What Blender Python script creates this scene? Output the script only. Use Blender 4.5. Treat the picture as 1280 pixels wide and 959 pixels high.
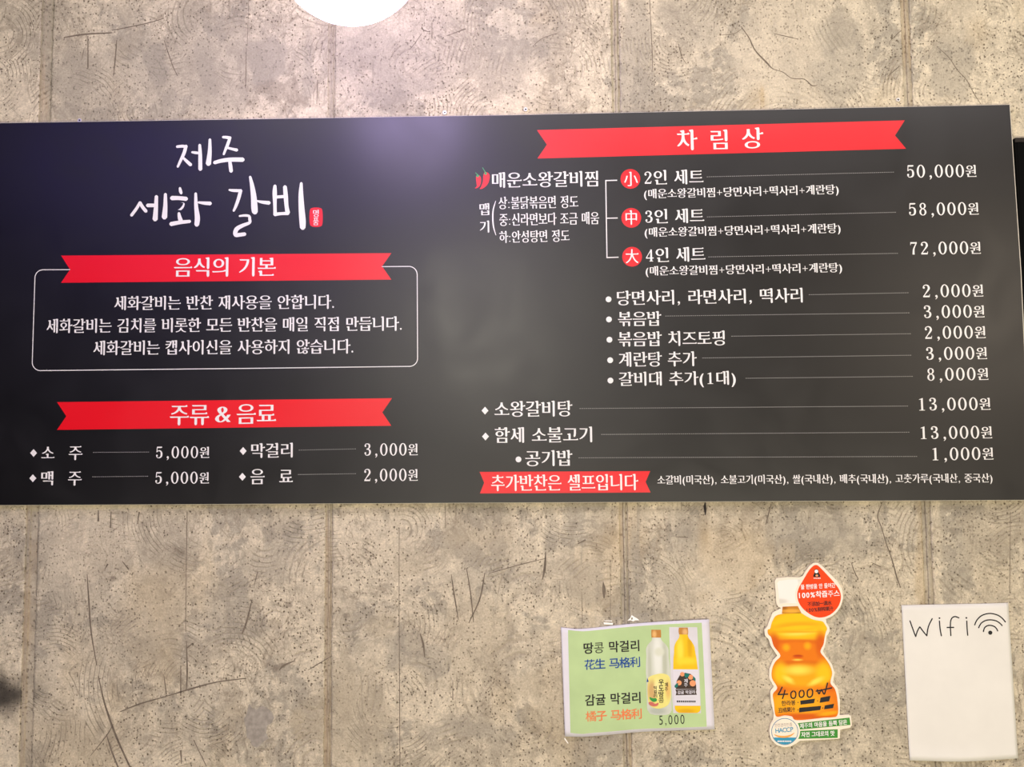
import bpy, bmesh, math, random
import numpy as np
from mathutils import Vector, Matrix
from mathutils.geometry import tessellate_polygon

for o in list(bpy.data.objects):
    bpy.data.objects.remove(o)
SC = bpy.context.scene
COL = SC.collection
random.seed(7)

# ------------------------------------------------------------------ camera
F = 1300.0            # focal length in pixels of the 1280 px wide frame
DIST = 2.17           # camera to wall
CAMZ = 1.50
PITCH, YAW, ROLL = math.radians(4.80), math.radians(1.61), math.radians(-0.49)
RC = (Matrix.Rotation(YAW, 3, 'Z') @ Matrix.Rotation(math.pi/2 + PITCH, 3, 'X') @ Matrix.Rotation(ROLL, 3, 'Z'))
CAM = Vector((0.0, -DIST, CAMZ))
cd = bpy.data.cameras.new('camera')
cd.sensor_width = 36.0
cd.lens = 36.0*F/1280.0
cd.clip_start = 0.05
cam = bpy.data.objects.new('camera', cd)
cam.matrix_world = Matrix.Translation(CAM) @ RC.to_4x4()
COL.objects.link(cam)
SC.camera = cam

def ray(px, py):
    return RC @ Vector((px-640.0, 479.5-py, -F))
PLANE = [0.0]          # how far in front of the wall the thing being laid out lies
def W(px, py, d=None):
    """point of the plane d in front of the wall seen at a pixel -> (x, z)"""
    if d is None: d = PLANE[0]
    r = ray(px, py)
    t = (DIST-d)/r.y
    return (CAM.x + r.x*t, CAM.z + r.z*t)
K = DIST/F            # metres per pixel on the wall

# ------------------------------------------------------------------ world, light, exposure
w = bpy.data.worlds.new('world'); SC.world = w; w.use_nodes = True
w.node_tree.nodes['Background'].inputs[0].default_value = (0.9, 0.85, 0.8, 1)
w.node_tree.nodes['Background'].inputs[1].default_value = 0.05
SC.view_settings.view_transform = 'Standard'
SC.view_settings.look = 'None'
SC.view_settings.gamma = 1
SC.view_settings.exposure = 0.0

def area(name, loc, target, sx, sy, power, color):
    l = bpy.data.lights.new(name, 'AREA'); l.shape = 'RECTANGLE'
    l.size = sx; l.size_y = sy; l.energy = power; l.color = color
    o = bpy.data.objects.new(name, l); o.location = loc
    o.rotation_euler = (Vector(target)-Vector(loc)).to_track_quat('-Z', 'Y').to_euler()
    COL.objects.link(o); return o
def bulb(name, loc, r, power, color):
    l = bpy.data.lights.new(name, 'POINT'); l.shadow_soft_size = r; l.energy = power; l.color = color
    o = bpy.data.objects.new(name, l); o.location = loc; COL.objects.link(o); return o
WARM = (1.0, 0.86, 0.67)
area('added_ceiling_fill', (0.3, -0.95, 2.84), (0.3, -0.3, 1.0), 2.6, 0.25, 20, (0.98, 0.90, 0.90))  # fill added to brighten the upper wall
area('added_cool_sheen', (-1.1, -2.1, 2.86), (-1.1, -2.1, 0), 2.1, 0.9, 25, (0.30, 0.22, 1.0))  # unseen violet-blue light added for a navy sheen on the board
area('added_low_fill', (0.7, -3.3, 0.34), (0.35, 0, 1.5), 3.4, 0.5, 92, (1.0, 0.885, 0.69))  # added low frontal fill, its mirror image kept below the board
area('added_room_fill', (0.6, -4.6, 2.84), (0.3, 0, 1.2), 1.4, 0.8, 6, (1.0, 0.88, 0.72))  # weak warm fill added from the back of the room
bulb('far_pendant_light', (-0.36, -3.76, 2.36), 0.24, 92, (1.0, 0.93, 0.80))
bulb('right_pendant_light', (2.55, -3.76, 2.36), 0.24, 62, (1.0, 0.84, 0.66))
GLOBE_STRENGTH = 12.0
GLOBE_COLOR = (0.66, 0.52, 1.0)

# ------------------------------------------------------------------ material helpers
def new_mat(name):
    m = bpy.data.materials.new(name); m.use_nodes = True
    nt = m.node_tree
    return m, nt, nt.nodes['Principled BSDF']
def N(nt, typ, **kw):
    n = nt.nodes.new(typ)
    for k, v in kw.items():
        if hasattr(n, k): setattr(n, k, v)
        else: n.inputs[k].default_value = v
    return n
def L(nt, a, b): nt.links.new(a, b)
def math_(nt, op, a, b=None, c=None, clamp=False):
    n = nt.nodes.new('ShaderNodeMath'); n.operation = op; n.use_clamp = clamp
    for i, v in enumerate((a, b, c)):
        if v is None: continue
        if isinstance(v, (int, float)): n.inputs[i].default_value = v
        else: nt.links.new(v, n.inputs[i])
    return n.outputs[0]
def mixc(nt, fac, a, b, mode='MIX'):
    n = nt.nodes.new('ShaderNodeMix'); n.data_type = 'RGBA'; n.blend_type = mode
    for i, v in ((0, fac), (6, a), (7, b)):
        if isinstance(v, (int, float)): n.inputs[i].default_value = v
        elif isinstance(v, tuple): n.inputs[i].default_value = (*v[:3], 1)
        else: nt.links.new(v, n.inputs[i])
    return n.outputs[2]
def rng(nt, v, a, b, c=0.0, d=1.0, smooth=False):
    n = nt.nodes.new('ShaderNodeMapRange'); n.clamp = True
    if smooth: n.interpolation_type = 'SMOOTHSTEP'
    nt.links.new(v, n.inputs[0])
    for i, x in zip((1, 2, 3, 4), (a, b, c, d)): n.inputs[i].default_value = x
    return n.outputs[0]
def noise(nt, co, scale, detail=4, rough=0.55, dist=0.0):
    n = nt.nodes.new('ShaderNodeTexNoise'); n.inputs['Scale'].default_value = scale
    n.inputs['Detail'].default_value = detail; n.inputs['Roughness'].default_value = rough
    n.inputs['Distortion'].default_value = dist
    nt.links.new(co, n.inputs['Vector']); return n
def scaled(nt, co, s, off=(0, 0, 0)):
    n = nt.nodes.new('ShaderNodeMapping'); n.inputs['Scale'].default_value = s
    n.inputs['Location'].default_value = off
    nt.links.new(co, n.inputs['Vector']); return n.outputs[0]
def s2l(c):
    return tuple(((x/255.0)/12.92 if x/255.0 <= 0.04045 else ((x/255.0+0.055)/1.055)**2.4) for x in c)
def plain(name, rgb, rough=0.5, spec=0.3, vary=0.06, scale=30.0, coat=0.0, alpha=1.0):
    """solid finish with a little procedural unevenness"""
    m, nt, b = new_mat(name)
    tc = N(nt, 'ShaderNodeTexCoord')
    n = noise(nt, tc.outputs['Object'], scale, 3)
    f = rng(nt, n.outputs[0], 0.3, 0.7, 1.0-vary, 1.0+vary)
    c = mixc(nt, 1.0, tuple(rgb), f, 'MULTIPLY')
    L(nt, c, b.inputs['Base Color'])
    b.inputs['Roughness'].default_value = rough
    b.inputs['Specular IOR Level'].default_value = spec
    b.inputs['Coat Weight'].default_value = coat
    b.inputs['Alpha'].default_value = alpha
    return m
def blob_print(name, base, blobs, rough=0.6, spec=0.2):
    """printed picture: soft ellipses of ink over a base colour, placed in wall pixels"""
    m, nt, b = new_mat(name)
    tc = N(nt, 'ShaderNodeTexCoord')
    c = s2l(base)
    for (px, py, rx, ry, rot, col, soft) in blobs:
        x, z = W(px, py)
        mp = nt.nodes.new('ShaderNodeMapping'); mp.vector_type = 'TEXTURE'
        mp.inputs['Location'].default_value = (x, 0, z)
        mp.inputs['Rotation'].default_value = (0, math.radians(rot), 0)
        mp.inputs['Scale'].default_value = (rx*K, 1e6, ry*K)
        L(nt, tc.outputs['Object'], mp.inputs['Vector'])
        ln = nt.nodes.new('ShaderNodeVectorMath'); ln.operation = 'LENGTH'
        L(nt, mp.outputs[0], ln.inputs[0])
        f = rng(nt, ln.outputs['Value'], 1.0-soft, 1.0+soft, 1.0, 0.0, True)
        c = mixc(nt, f, c, s2l(col))
    L(nt, c, b.inputs['Base Color'])
    b.inputs['Roughness'].default_value = rough
    b.inputs['Specular IOR Level'].default_value = spec
    return m

# ------------------------------------------------------------------ object helpers
def tag(o, label=None, cat=None, group=None, kind=None):
    if label: o['label'] = label
    if cat: o['category'] = cat
    if group: o['group'] = group
    if kind: o['kind'] = kind
    return o
def link(name, me, mat=None, parent=None, smooth=False):
    o = bpy.data.objects.new(name, me); COL.objects.link(o)
    if mat: me.materials.append(mat)
    if smooth:
        for p in me.polygons: p.use_smooth = True
    if parent is not None:
        o.parent = parent
        o.matrix_parent_inverse = parent.matrix_basis.inverted()
    return o
def empty(name, loc):
    o = bpy.data.objects.new(name, None); COL.objects.link(o); o.location = loc
    o.empty_display_size = 0.1
    bpy.context.view_layer.update()
    return o
def mesh_of(verts, faces, name='m'):
    me = bpy.data.meshes.new(name); me.from_pydata(verts, [], faces); me.update(); return me
def inside(p, c):
    r = False; n = len(c); x, y = p
    for i in range(n):
        (x0, y0), (x1, y1) = c[i], c[(i+1) % n]
        if (y0 > y) != (y1 > y) and x < (x1-x0)*(y-y0)/(y1-y0)+x0: r = not r
    return r
def shells(g):
    """split a glyph into outer contours, each with its own holes"""
    g = [c for c in g if len(c) > 2]
    g.sort(key=lambda c: -abs(sum(c[i][0]*c[(i+1) % len(c)][1]-c[(i+1) % len(c)][0]*c[i][1] for i in range(len(c)))))
    out = []
    for c in g:
        par = [s for s in out if inside(c[0], s[0]) and not any(inside(c[0], h) for h in s[1:])]
        if par: par[-1].append(c)
        else: out.append([c])
    return out
def flat(polys_groups, depth):
    """list of glyphs (each a list of contours in wall x,z) -> verts, faces facing the room.
    depth is a number or f(x, z)."""
    V, Fc = [], []
    dep = depth if callable(depth) else (lambda x, z: depth)
    for gi, g in enumerate([s_ for gg in polys_groups for s_ in shells(gg)]):
        tris = tessellate_polygon([[Vector((x, z, 0)) for x, z in c] for c in g])
        pts = [p for c in g for p in c]
        base = len(V)
        V += [(x, -dep(x, z)-(gi % 5)*1e-5, z) for x, z in pts]
        for a, b_, c_ in tris:
            (x0, z0), (x1, z1), (x2, z2) = pts[a], pts[b_], pts[c_]
            cr = (x1-x0)*(z2-z0)-(x2-x0)*(z1-z0)
            if abs(cr) < 1e-12: continue
            Fc.append((base+a, base+b_, base+c_) if cr > 0 else (base+c_, base+b_, base+a))
    return V, Fc
def decal(name, groups, depth, mat, parent):
    V, Fc = flat(groups, depth)
    return link(name, mesh_of(V, Fc), mat, parent)
def slab(name, poly, d0, d1, mat, parent=None):
    """extrude an outline (wall x,z) from depth d0 (back) to d1 (front)"""
    n = len(poly)
    ar = sum(poly[i][0]*poly[(i+1) % n][1]-poly[(i+1) % n][0]*poly[i][1] for i in range(n))
    if ar < 0: poly = poly[::-1]
    V, Fc = flat([[poly]], d1)
    V += [(x, -d0, z) for x, z in poly]
    Fc += [tuple(n+i for i in reversed(f)) for f in list(Fc)]
    Fc += [(i, n+i, n+(i+1) % n, (i+1) % n) for i in range(n)]
    return link(name, mesh_of(V, Fc), mat, parent)
def box(name, x0, x1, y0, y1, z0, z1, mat, parent=None, bev=0.0):
    bm = bmesh.new(); bmesh.ops.create_cube(bm, size=1)
    for v in bm.verts:
        v.co = Vector(((x0+x1)/2+v.co.x*(x1-x0), (y0+y1)/2+v.co.y*(y1-y0), (z0+z1)/2+v.co.z*(z1-z0)))
    if bev: bmesh.ops.bevel(bm, geom=bm.edges[:], offset=bev, segments=2, affect='EDGES')
    me = bpy.data.meshes.new(name); bm.to_mesh(me); bm.free()
    return link(name, me, mat, parent)
def px(pts): return [W(a, b) for a, b in pts]
def circle(cx, cy, r, n=32, ry=None):
    ry = ry or r
    return px([(cx+r*math.cos(2*math.pi*i/n), cy+ry*math.sin(2*math.pi*i/n)) for i in range(n)])
def smooth_closed(pts, sub=5):
    out = []; n = len(pts)
    for i in range(n):
        p0, p1, p2, p3 = (pts[(i+k-1) % n] for k in range(4))
        for s in range(sub):
            t = s/sub
            out.append(tuple(0.5*((2*p1[k])+(-p0[k]+p2[k])*t+(2*p0[k]-5*p1[k]+4*p2[k]-p3[k])*t*t+(-p0[k]+3*p1[k]-3*p2[k]+p3[k])*t**3) for k in (0, 1)))
    return out
def smooth_open(pts, sub=5):
    if len(pts) < 3: return list(pts)
    m = len(pts[0]); q = [pts[0]]+list(pts)+[pts[-1]]; out = []
    for i in range(1, len(q)-2):
        p0, p1, p2, p3 = q[i-1:i+3]
        for s in range(sub):
            t = s/sub
            out.append(tuple(0.5*((2*p1[k])+(-p0[k]+p2[k])*t+(2*p0[k]-5*p1[k]+4*p2[k]-p3[k])*t*t+(-p0[k]+3*p1[k]-3*p2[k]+p3[k])*t**3) for k in range(m)))
    out.append(tuple(pts[-1])); return out
def stroke(pts, wd=None, curve=True, cap=True):
    """brush stroke through pixel points (x, y[, width]) -> one contour in wall x,z"""
    P = [(p[0], p[1], (p[2] if len(p) > 2 else wd)) for p in pts]
    if curve: P = smooth_open(P)
    Lf, Rt = [], []
    n = len(P)
    for i in range(n):
        a, b = P[max(0, i-1)], P[min(n-1, i+1)]
        dx, dy = b[0]-a[0], b[1]-a[1]; l = math.hypot(dx, dy) or 1
        nx, ny = -dy/l, dx/l; h = P[i][2]/2
        Lf.append((P[i][0]+nx*h, P[i][1]+ny*h)); Rt.append((P[i][0]-nx*h, P[i][1]-ny*h))
    out = list(Lf)
    if cap:
        a, b = P[-2], P[-1]; dx, dy = b[0]-a[0], b[1]-a[1]; l = math.hypot(dx, dy) or 1; h = b[2]/2*0.7
        out.append((b[0]+dx/l*h-dy/l*h*0.5, b[1]+dy/l*h+dx/l*h*0.5)); out.append((b[0]+dx/l*h+dy/l*h*0.5, b[1]+dy/l*h-dx/l*h*0.5))
    out += Rt[::-1]
    if cap:
        a, b = P[1], P[0]; dx, dy = b[0]-a[0], b[1]-a[1]; l = math.hypot(dx, dy) or 1; h = b[2]/2*0.7
        out.append((b[0]+dx/l*h-dy/l*h*0.5, b[1]+dy/l*h+dx/l*h*0.5)); out.append((b[0]+dx/l*h+dy/l*h*0.5, b[1]+dy/l*h-dx/l*h*0.5))
    return px(out)
def stroke_decal(name, strokes, d, mat, parent, step=2e-5):
    V, Fc = [], []
    for i, s in enumerate(strokes):
        v, f = flat([[s]], (lambda x, z, i=i: (d(x, z) if callable(d) else d)+i*step))
        b = len(V); V += v; Fc += [tuple(b+k for k in t) for t in f]
    return link(name, mesh_of(V, Fc), mat, parent)

# ------------------------------------------------------------------ lettering
_raw = {}
def raw_glyph(ch):
    """contours of a character from Blender's own built-in typeface, em units"""
    if ch in _raw: return _raw[ch]
    cu = bpy.data.curves.new('glyph', 'FONT'); cu.body = ch
    ob = bpy.data.objects.new('glyph', cu); COL.objects.link(ob)
    dg = bpy.context.evaluated_depsgraph_get()
    ev = ob.evaluated_get(dg); c2 = ev.to_curve(dg)
    cons = []
    for s in c2.splines:
        bp = s.bezier_points; n = len(bp); pts = []
        for i in range(n):
            a, b = bp[i], bp[(i+1) % n]
            p0, p1, p2, p3 = (Vector(v[:2]) for v in (a.co, a.handle_right, b.handle_left, b.co))
            chord = p3-p0; l = chord.length
            if l < 1e-6: continue
            dev = max(abs(chord.cross(p1-p0)), abs(chord.cross(p2-p0)))/l
            k = 1 if dev < 0.002 else (3 if l < 0.15 else 6)
            for j in range(k):
                t = j/k
                pts.append(tuple(p0*(1-t)**3+p1*3*t*(1-t)**2+p2*3*t*t*(1-t)+p3*t**3))
        if len(pts) > 2: cons.append(pts)
    ev.to_curve_clear()
    bpy.data.objects.remove(ob); bpy.data.curves.remove(cu)
    _raw[ch] = cons
    return cons
def area2(c):
    n = len(c); return sum(c[i][0]*c[(i+1) % n][1]-c[(i+1) % n][0]*c[i][1] for i in range(n))/2
def embolden(cons, dx, dy):
    if not cons: return cons
    sgn = 1 if area2(max(cons, key=lambda c: abs(area2(c)))) > 0 else -1
    out = []
    for c in cons:
        n = len(c); r = []
        for i in range(n):
            p, q, s = c[i-1], c[i], c[(i+1) % n]
            e1 = (q[0]-p[0], q[1]-p[1]); e2 = (s[0]-q[0], s[1]-q[1])
            l1 = math.hypot(*e1) or 1e-9; l2 = math.hypot(*e2) or 1e-9
            n1 = (sgn*e1[1]/l1, -sgn*e1[0]/l1); n2 = (sgn*e2[1]/l2, -sgn*e2[0]/l2)
            d1 = dx*n1[0]**2+dy*n1[1]**2; d2 = dx*n2[0]**2+dy*n2[1]**2
            det = n1[0]*n2[1]-n1[1]*n2[0]
            if abs(det) < 0.25:
                m = ((n1[0]+n2[0])/2, (n1[1]+n2[1])/2); d = (d1+d2)/2; v = (m[0]*d, m[1]*d)
            else:
                v = ((d1*n2[1]-d2*n1[1])/det, (n1[0]*d2-n2[0]*d1)/det)
            r.append((q[0]+v[0], q[1]+v[1]))
        out.append(r)
    return out
def brushify(cons):
    """give plain strokes the beaks, flared ends and tapers of a Korean book face"""
    if not cons: return cons
    sgn = 1 if area2(max(cons, key=lambda c: abs(area2(c)))) > 0 else -1
    out = []
    for c in cons:
        if area2(c)*sgn < 0: out.append(c); continue
        if sgn < 0: c = c[::-1]
        n = len(c); skip = set(); r = []
        def u(a, b):
            d = (b[0]-a[0], b[1]-a[1]); l = math.hypot(*d) or 1e-9
            return (d[0]/l, d[1]/l), l
        rep = {}
        for i in range(n):
            p, a, b, q = c[i-1], c[i], c[(i+1) % n], c[(i+2) % n]
            (ua, la), (ue, le), (ub, lb) = u(p, a), u(a, b), u(b, q)
            if not (0.035 < le < 0.15 and la > 0.045 and lb > 0.045): continue
            if ua[0]*ub[0]+ua[1]*ub[1] > -0.93: continue
            if ua[0]*ue[1]-ua[1]*ue[0] < 0.5: continue        # counter-clockwise convex
            if ua[1] > 0.93:      # top of a stem, a = right corner, b = left corner
                if la < 0.12: continue
                x0, x1, y = b[0], a[0], max(a[1], b[1])
                rep[i] = [(x1, y-0.035), (x1-0.02, y+0.012), (x0+0.01, y+0.006), (x0-0.072, y-0.012), (x0-0.055, y-0.048), (x0, y-0.085)]
            elif ua[1] < -0.93:   # foot of a stem, a = left, b = right
                x0, x1, y = a[0], b[0], a[1]
                rep[i] = [(x0, y+0.06), (x0+0.018, y+0.008), ((x0+x1)/2, y-0.008), (x1-0.012, y+0.016), (x1, y+0.06)]
            elif ua[0] > 0.93:    # right end of a bar, a = bottom, b = top
                x, y0, y1 = a[0], a[1], b[1]
                rep[i] = [(x+0.004, y0+0.005), (x+0.026, y0+0.032), (x-0.002, y1+0.036), (x-0.045, y1+0.026), (x-0.085, y1)] if lb > 0.1 else [a, b]
            elif ua[0] < -0.93:   # left end of a bar, a = top, b = bottom
                x, y1, y0 = a[0], a[1], b[1]
                rep[i] = [(x+0.02, y1+0.008), (x-0.006, y1+0.004), (x+0.012, y0+0.012), (x+0.04, y0)] if lb > 0.1 else [a, b]
            elif ua[0] < 0 and ua[1] < 0:   # thin tail sweeping left
                m = ((a[0]+b[0])/2, (a[1]+b[1])/2)
                rep[i] = [(m[0]+(a[0]-m[0])*0.45, m[1]+(a[1]-m[1])*0.45), (m[0]+(b[0]-m[0])*0.45, m[1]+(b[1]-m[1])*0.45)]
            if i in rep: skip.add((i+1) % n)
        for i in range(n):
            if i in rep: r += rep[i]
            elif i in skip: continue
            else: r.append(c[i])
        out.append(r if sgn > 0 else r[::-1])
    return out
STYLE = {
    'book': dict(dx=0.019, dy=-0.008, brush=True, lat=(0.024, -0.024)),
    'bookthin': dict(dx=0.010, dy=-0.006, brush=True, lat=(0.012, -0.010)),
    'sans': dict(dx=0.020, dy=0.014, brush=False, lat=(0.016, 0.014)),
    'bold': dict(dx=0.024, dy=0.016, brush=False, lat=(0.03, 0.02)),
    'light': dict(dx=0.0, dy=0.0, brush=False, lat=(-0.004, -0.004)),
}
ONE = [[(0.16, 0.0), (0.50, 0.0), (0.50, 0.03), (0.395, 0.045), (0.395, 0.73), (0.36, 0.73), (0.17, 0.66), (0.17, 0.63), (0.275, 0.645), (0.275, 0.045), (0.16, 0.03)]]
def ring(cx, cy, rx, ry, ix, iy, n=24):
    return [[(cx+rx*math.cos(t), cy+ry*math.sin(t)) for t in [2*math.pi*i/n for i in range(n)]],
            [(cx+ix*math.cos(-t), cy+iy*math.sin(-t)) for t in [2*math.pi*i/n for i in range(n)]]]
COMMA = [[(0.10, 0.06), (0.12, 0.10), (0.17, 0.13), (0.22, 0.11), (0.25, 0.06), (0.24, -0.02), (0.19, -0.09), (0.12, -0.13), (0.11, -0.11), (0.16, -0.06), (0.18, -0.01), (0.13, 0.0)]]
def brush_em(pts):
    """variable-width stroke in em units -> one contour"""
    P = smooth_open(pts, 4) if len(pts) > 2 else list(pts)
    a, b = [], []
    for i in range(len(P)):
        p, q = P[max(0, i-1)], P[min(len(P)-1, i+1)]
        dx, dy = q[0]-p[0], q[1]-p[1]; l = math.hypot(dx, dy) or 1; h = P[i][2]/2
        a.append((P[i][0]-dy/l*h, P[i][1]+dx/l*h)); b.append((P[i][0]+dy/l*h, P[i][1]-dx/l*h))
    return [a+b[::-1]]
def ball(x, y, r=0.062): return [[(x+r*math.cos(t), y+r*math.sin(t)) for t in [2*math.pi*i/12 for i in range(12)]]]
LOW = [(.46, .25, .125), (.42, .09, .10), (.28, .022, .05), (.16, .05, .04), (.11, .14, .04)]
MULTI = {
    '+': [brush_em([(.04, .34, .05), (.52, .34, .05)]), brush_em([(.28, .58, .055), (.28, .10, .055)])],
    '2': [ball(.15, .56), brush_em([(.10, .56, .05), (.15, .67, .05), (.28, .72, .05), (.40, .67, .09), (.45, .54, .125), (.40, .42, .10), (.26, .24, .06), (.11, .05, .045)]), brush_em([(.09, .045, .09), (.47, .045, .09)]), brush_em([(.455, .02, .05), (.49, .17, .03)])],
    '3': [ball(.145, .59), brush_em([(.10, .60, .04), (.16, .69, .045), (.28, .72, .05), (.40, .66, .10), (.42, .55, .115), (.36, .44, .07), (.22, .395, .045)]), brush_em([(.22, .395, .045), (.38, .365, .07)]+LOW), ball(.145, .15)],
    '5': [brush_em([(.15, .685, .085), (.44, .69, .08), (.48, .72, .03)]), brush_em([(.16, .70, .05), (.135, .38, .045)]), brush_em([(.135, .385, .04), (.20, .45, .045), (.30, .47, .055), (.42, .41, .09)]+LOW), ball(.145, .16)],
    '7': [brush_em([(.10, .685, .085), (.49, .685, .085)]), brush_em([(.12, .71, .04), (.105, .55, .025)]), brush_em([(.465, .67, .05), (.36, .48, .065), (.285, .28, .10), (.27, .0, .13)])],
    '8': [ring(.29, .555, .19, .175, .095, .135), ring(.29, .195, .215, .205, .110, .165)],
    '4': [brush_em([(.37, .72, .045), (.06, .21, .045)]), brush_em([(.05, .21, .06), (.52, .21, .06)]), brush_em([(.37, .73, .10), (.37, .0, .12)]), brush_em([(.26, .018, .036), (.48, .018, .036)])],
}
_sty = {}
def glyph(ch, style):
    k = (ch, style)
    if k in _sty: return _sty[k]
    s = STYLE[style]
    if s['brush'] and ch == '1': g = ONE
    elif s['brush'] and ch == '0': g = ring(0.33, 0.365, 0.255, 0.38, 0.135, 0.335)
    elif s['brush'] and ch == ',': g = COMMA
    elif s['brush'] and ch == '.': g = [[(0.14+0.06*math.cos(t), 0.05+0.06*math.sin(t)) for t in [2*math.pi*i/10 for i in range(10)]]]
    else:
        lat = ord(ch) < 0x2000
        g = raw_glyph(ch)
        d = s['lat'] if lat else (s['dx'], s['dy'])
        g = embolden(g, *d)
        if s['brush'] and not lat: g = brushify(g)
        for q in (1.0, 0.85, 0.7, 0.55, 0.4, 0.25, 0.0):
            if sound(g): break
            g = embolden(raw_glyph(ch), d[0]*q, d[1]*q)
    _sty[k] = g
    return g
def sound(g):
    """does the outline fill cleanly?"""
    for s_ in shells([c for c in g]):
        pts = [p for c in s_ for p in c]
        want = abs(area2(s_[0]))-sum(abs(area2(c)) for c in s_[1:])
        tot = 0
        for t in tessellate_polygon([[Vector((x, z, 0)) for x, z in c] for c in s_]):
            tot += abs(area2([pts[i] for i in t]))
        if abs(tot-want) > 0.01*want: return False
    return True
def advance(ch, style):
    if ch == ' ': return 0.34
    if ch in ',.': return 0.36
    if ch in '()': return 0.40
    if ch == ':': return 0.34
    if ch == '+': return 0.66
    if ch == '%': return 0.85
    if ch == '&': return 0.78
    if ch.isdigit(): return 0.64
    if ord(ch) < 0x250: return 0.62
    return 0.92
def typeset(s, style, price=False):
    x = 0.0; gl = []
    for ch in s:
        if ch == ' ': x += advance(ch, style); continue
        if STYLE[style]['brush'] and ch in MULTI:
            for g in MULTI[ch]: gl.append([[(a+x+0.04, b) for a, b in c] for c in g])
            x += 0.655 if price else 0.64
            continue
        g = glyph(ch, style)
        if price and ch == '원':
            mx = min(p[0] for c in g for p in c); my = min(p[1] for c in g for p in c)
            gl.append([[(x+0.03+(a-mx)*0.80, (b-my)*0.80) for a, b in c] for c in g]); x += 0.8; continue
        adv = advance(ch, style)
        if price: adv = 0.655 if ch.isdigit() else 0.46
        if ord(ch) < 0x2000 and not (STYLE[style]['brush'] and ch in '01.,'):
            mx = min(p[0] for c in g for p in c); Mx = max(p[0] for c in g for p in c)
            off = x+(adv-(Mx-mx))/2-mx
        else: off = x
        if price and ch == ',': off = x+0.10
        gl.append([[(a+off, b) for a, b in c] for c in g]); x += adv
    return gl
def fit(gl, xl, yl, xr, yr, h):
    """fit typeset glyphs to an ink box given by left/right centre points and height in pixels"""
    X = [p[0] for g in gl for c in g for p in c]; Y = [p[1] for g in gl for c in g for p in c]
    x0, x1, y0, y1 = min(X), max(X), min(Y), max(Y)
    a, b = W(xl, yl), W(xr, yr)
    dx, dz = b[0]-a[0], b[1]-a[1]; l = math.hypot(dx, dz); ux, uz = dx/l, dz/l
    H = abs(W((xl+xr)/2, (yl+yr)/2-h/2)[1]-W((xl+xr)/2, (yl+yr)/2+h/2)[1])
    sx = l/(x1-x0); sy = H/(y1-y0); ym = (y0+y1)/2
    f = lambda p: (a[0]+(p[0]-x0)*sx*ux-(p[1]-ym)*sy*uz*0.3, a[1]+(p[0]-x0)*sx*uz+(p[1]-ym)*sy)
    return [[[f(p) for p in c] for c in g] for g in gl]
def text(name, s, xl, yl, xr, yr, h, mat, parent, d, style='book', price=False):
    return decal(name, fit(typeset(s, style, price), xl, yl, xr, yr, h), d, mat, parent)
def multi(name, items, mat, parent, d, style='book'):
    for (s, xl, yl, xr, yr, h) in items: o = decal(name, fit(typeset(s, style), xl, yl, xr, yr, h), d, mat, parent)
    return o
def dots(name, x0, y0, x1, y1, mat, parent, d, pitch=2.6, r=(0.95, 0.42)):
    n = int((x1-x0)/pitch); g = []
    for i in range(n+1):
        t = i/n; cx, cy = x0+(x1-x0)*t, y0+(y1-y0)*t
        g.append([px([(cx-r[0], cy-r[1]), (cx+r[0], cy-r[1]), (cx+r[0], cy+r[1]), (cx-r[0], cy+r[1])])])
    o = decal(name, g, d, mat, parent); o['kind'] = 'stuff'; return o

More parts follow.
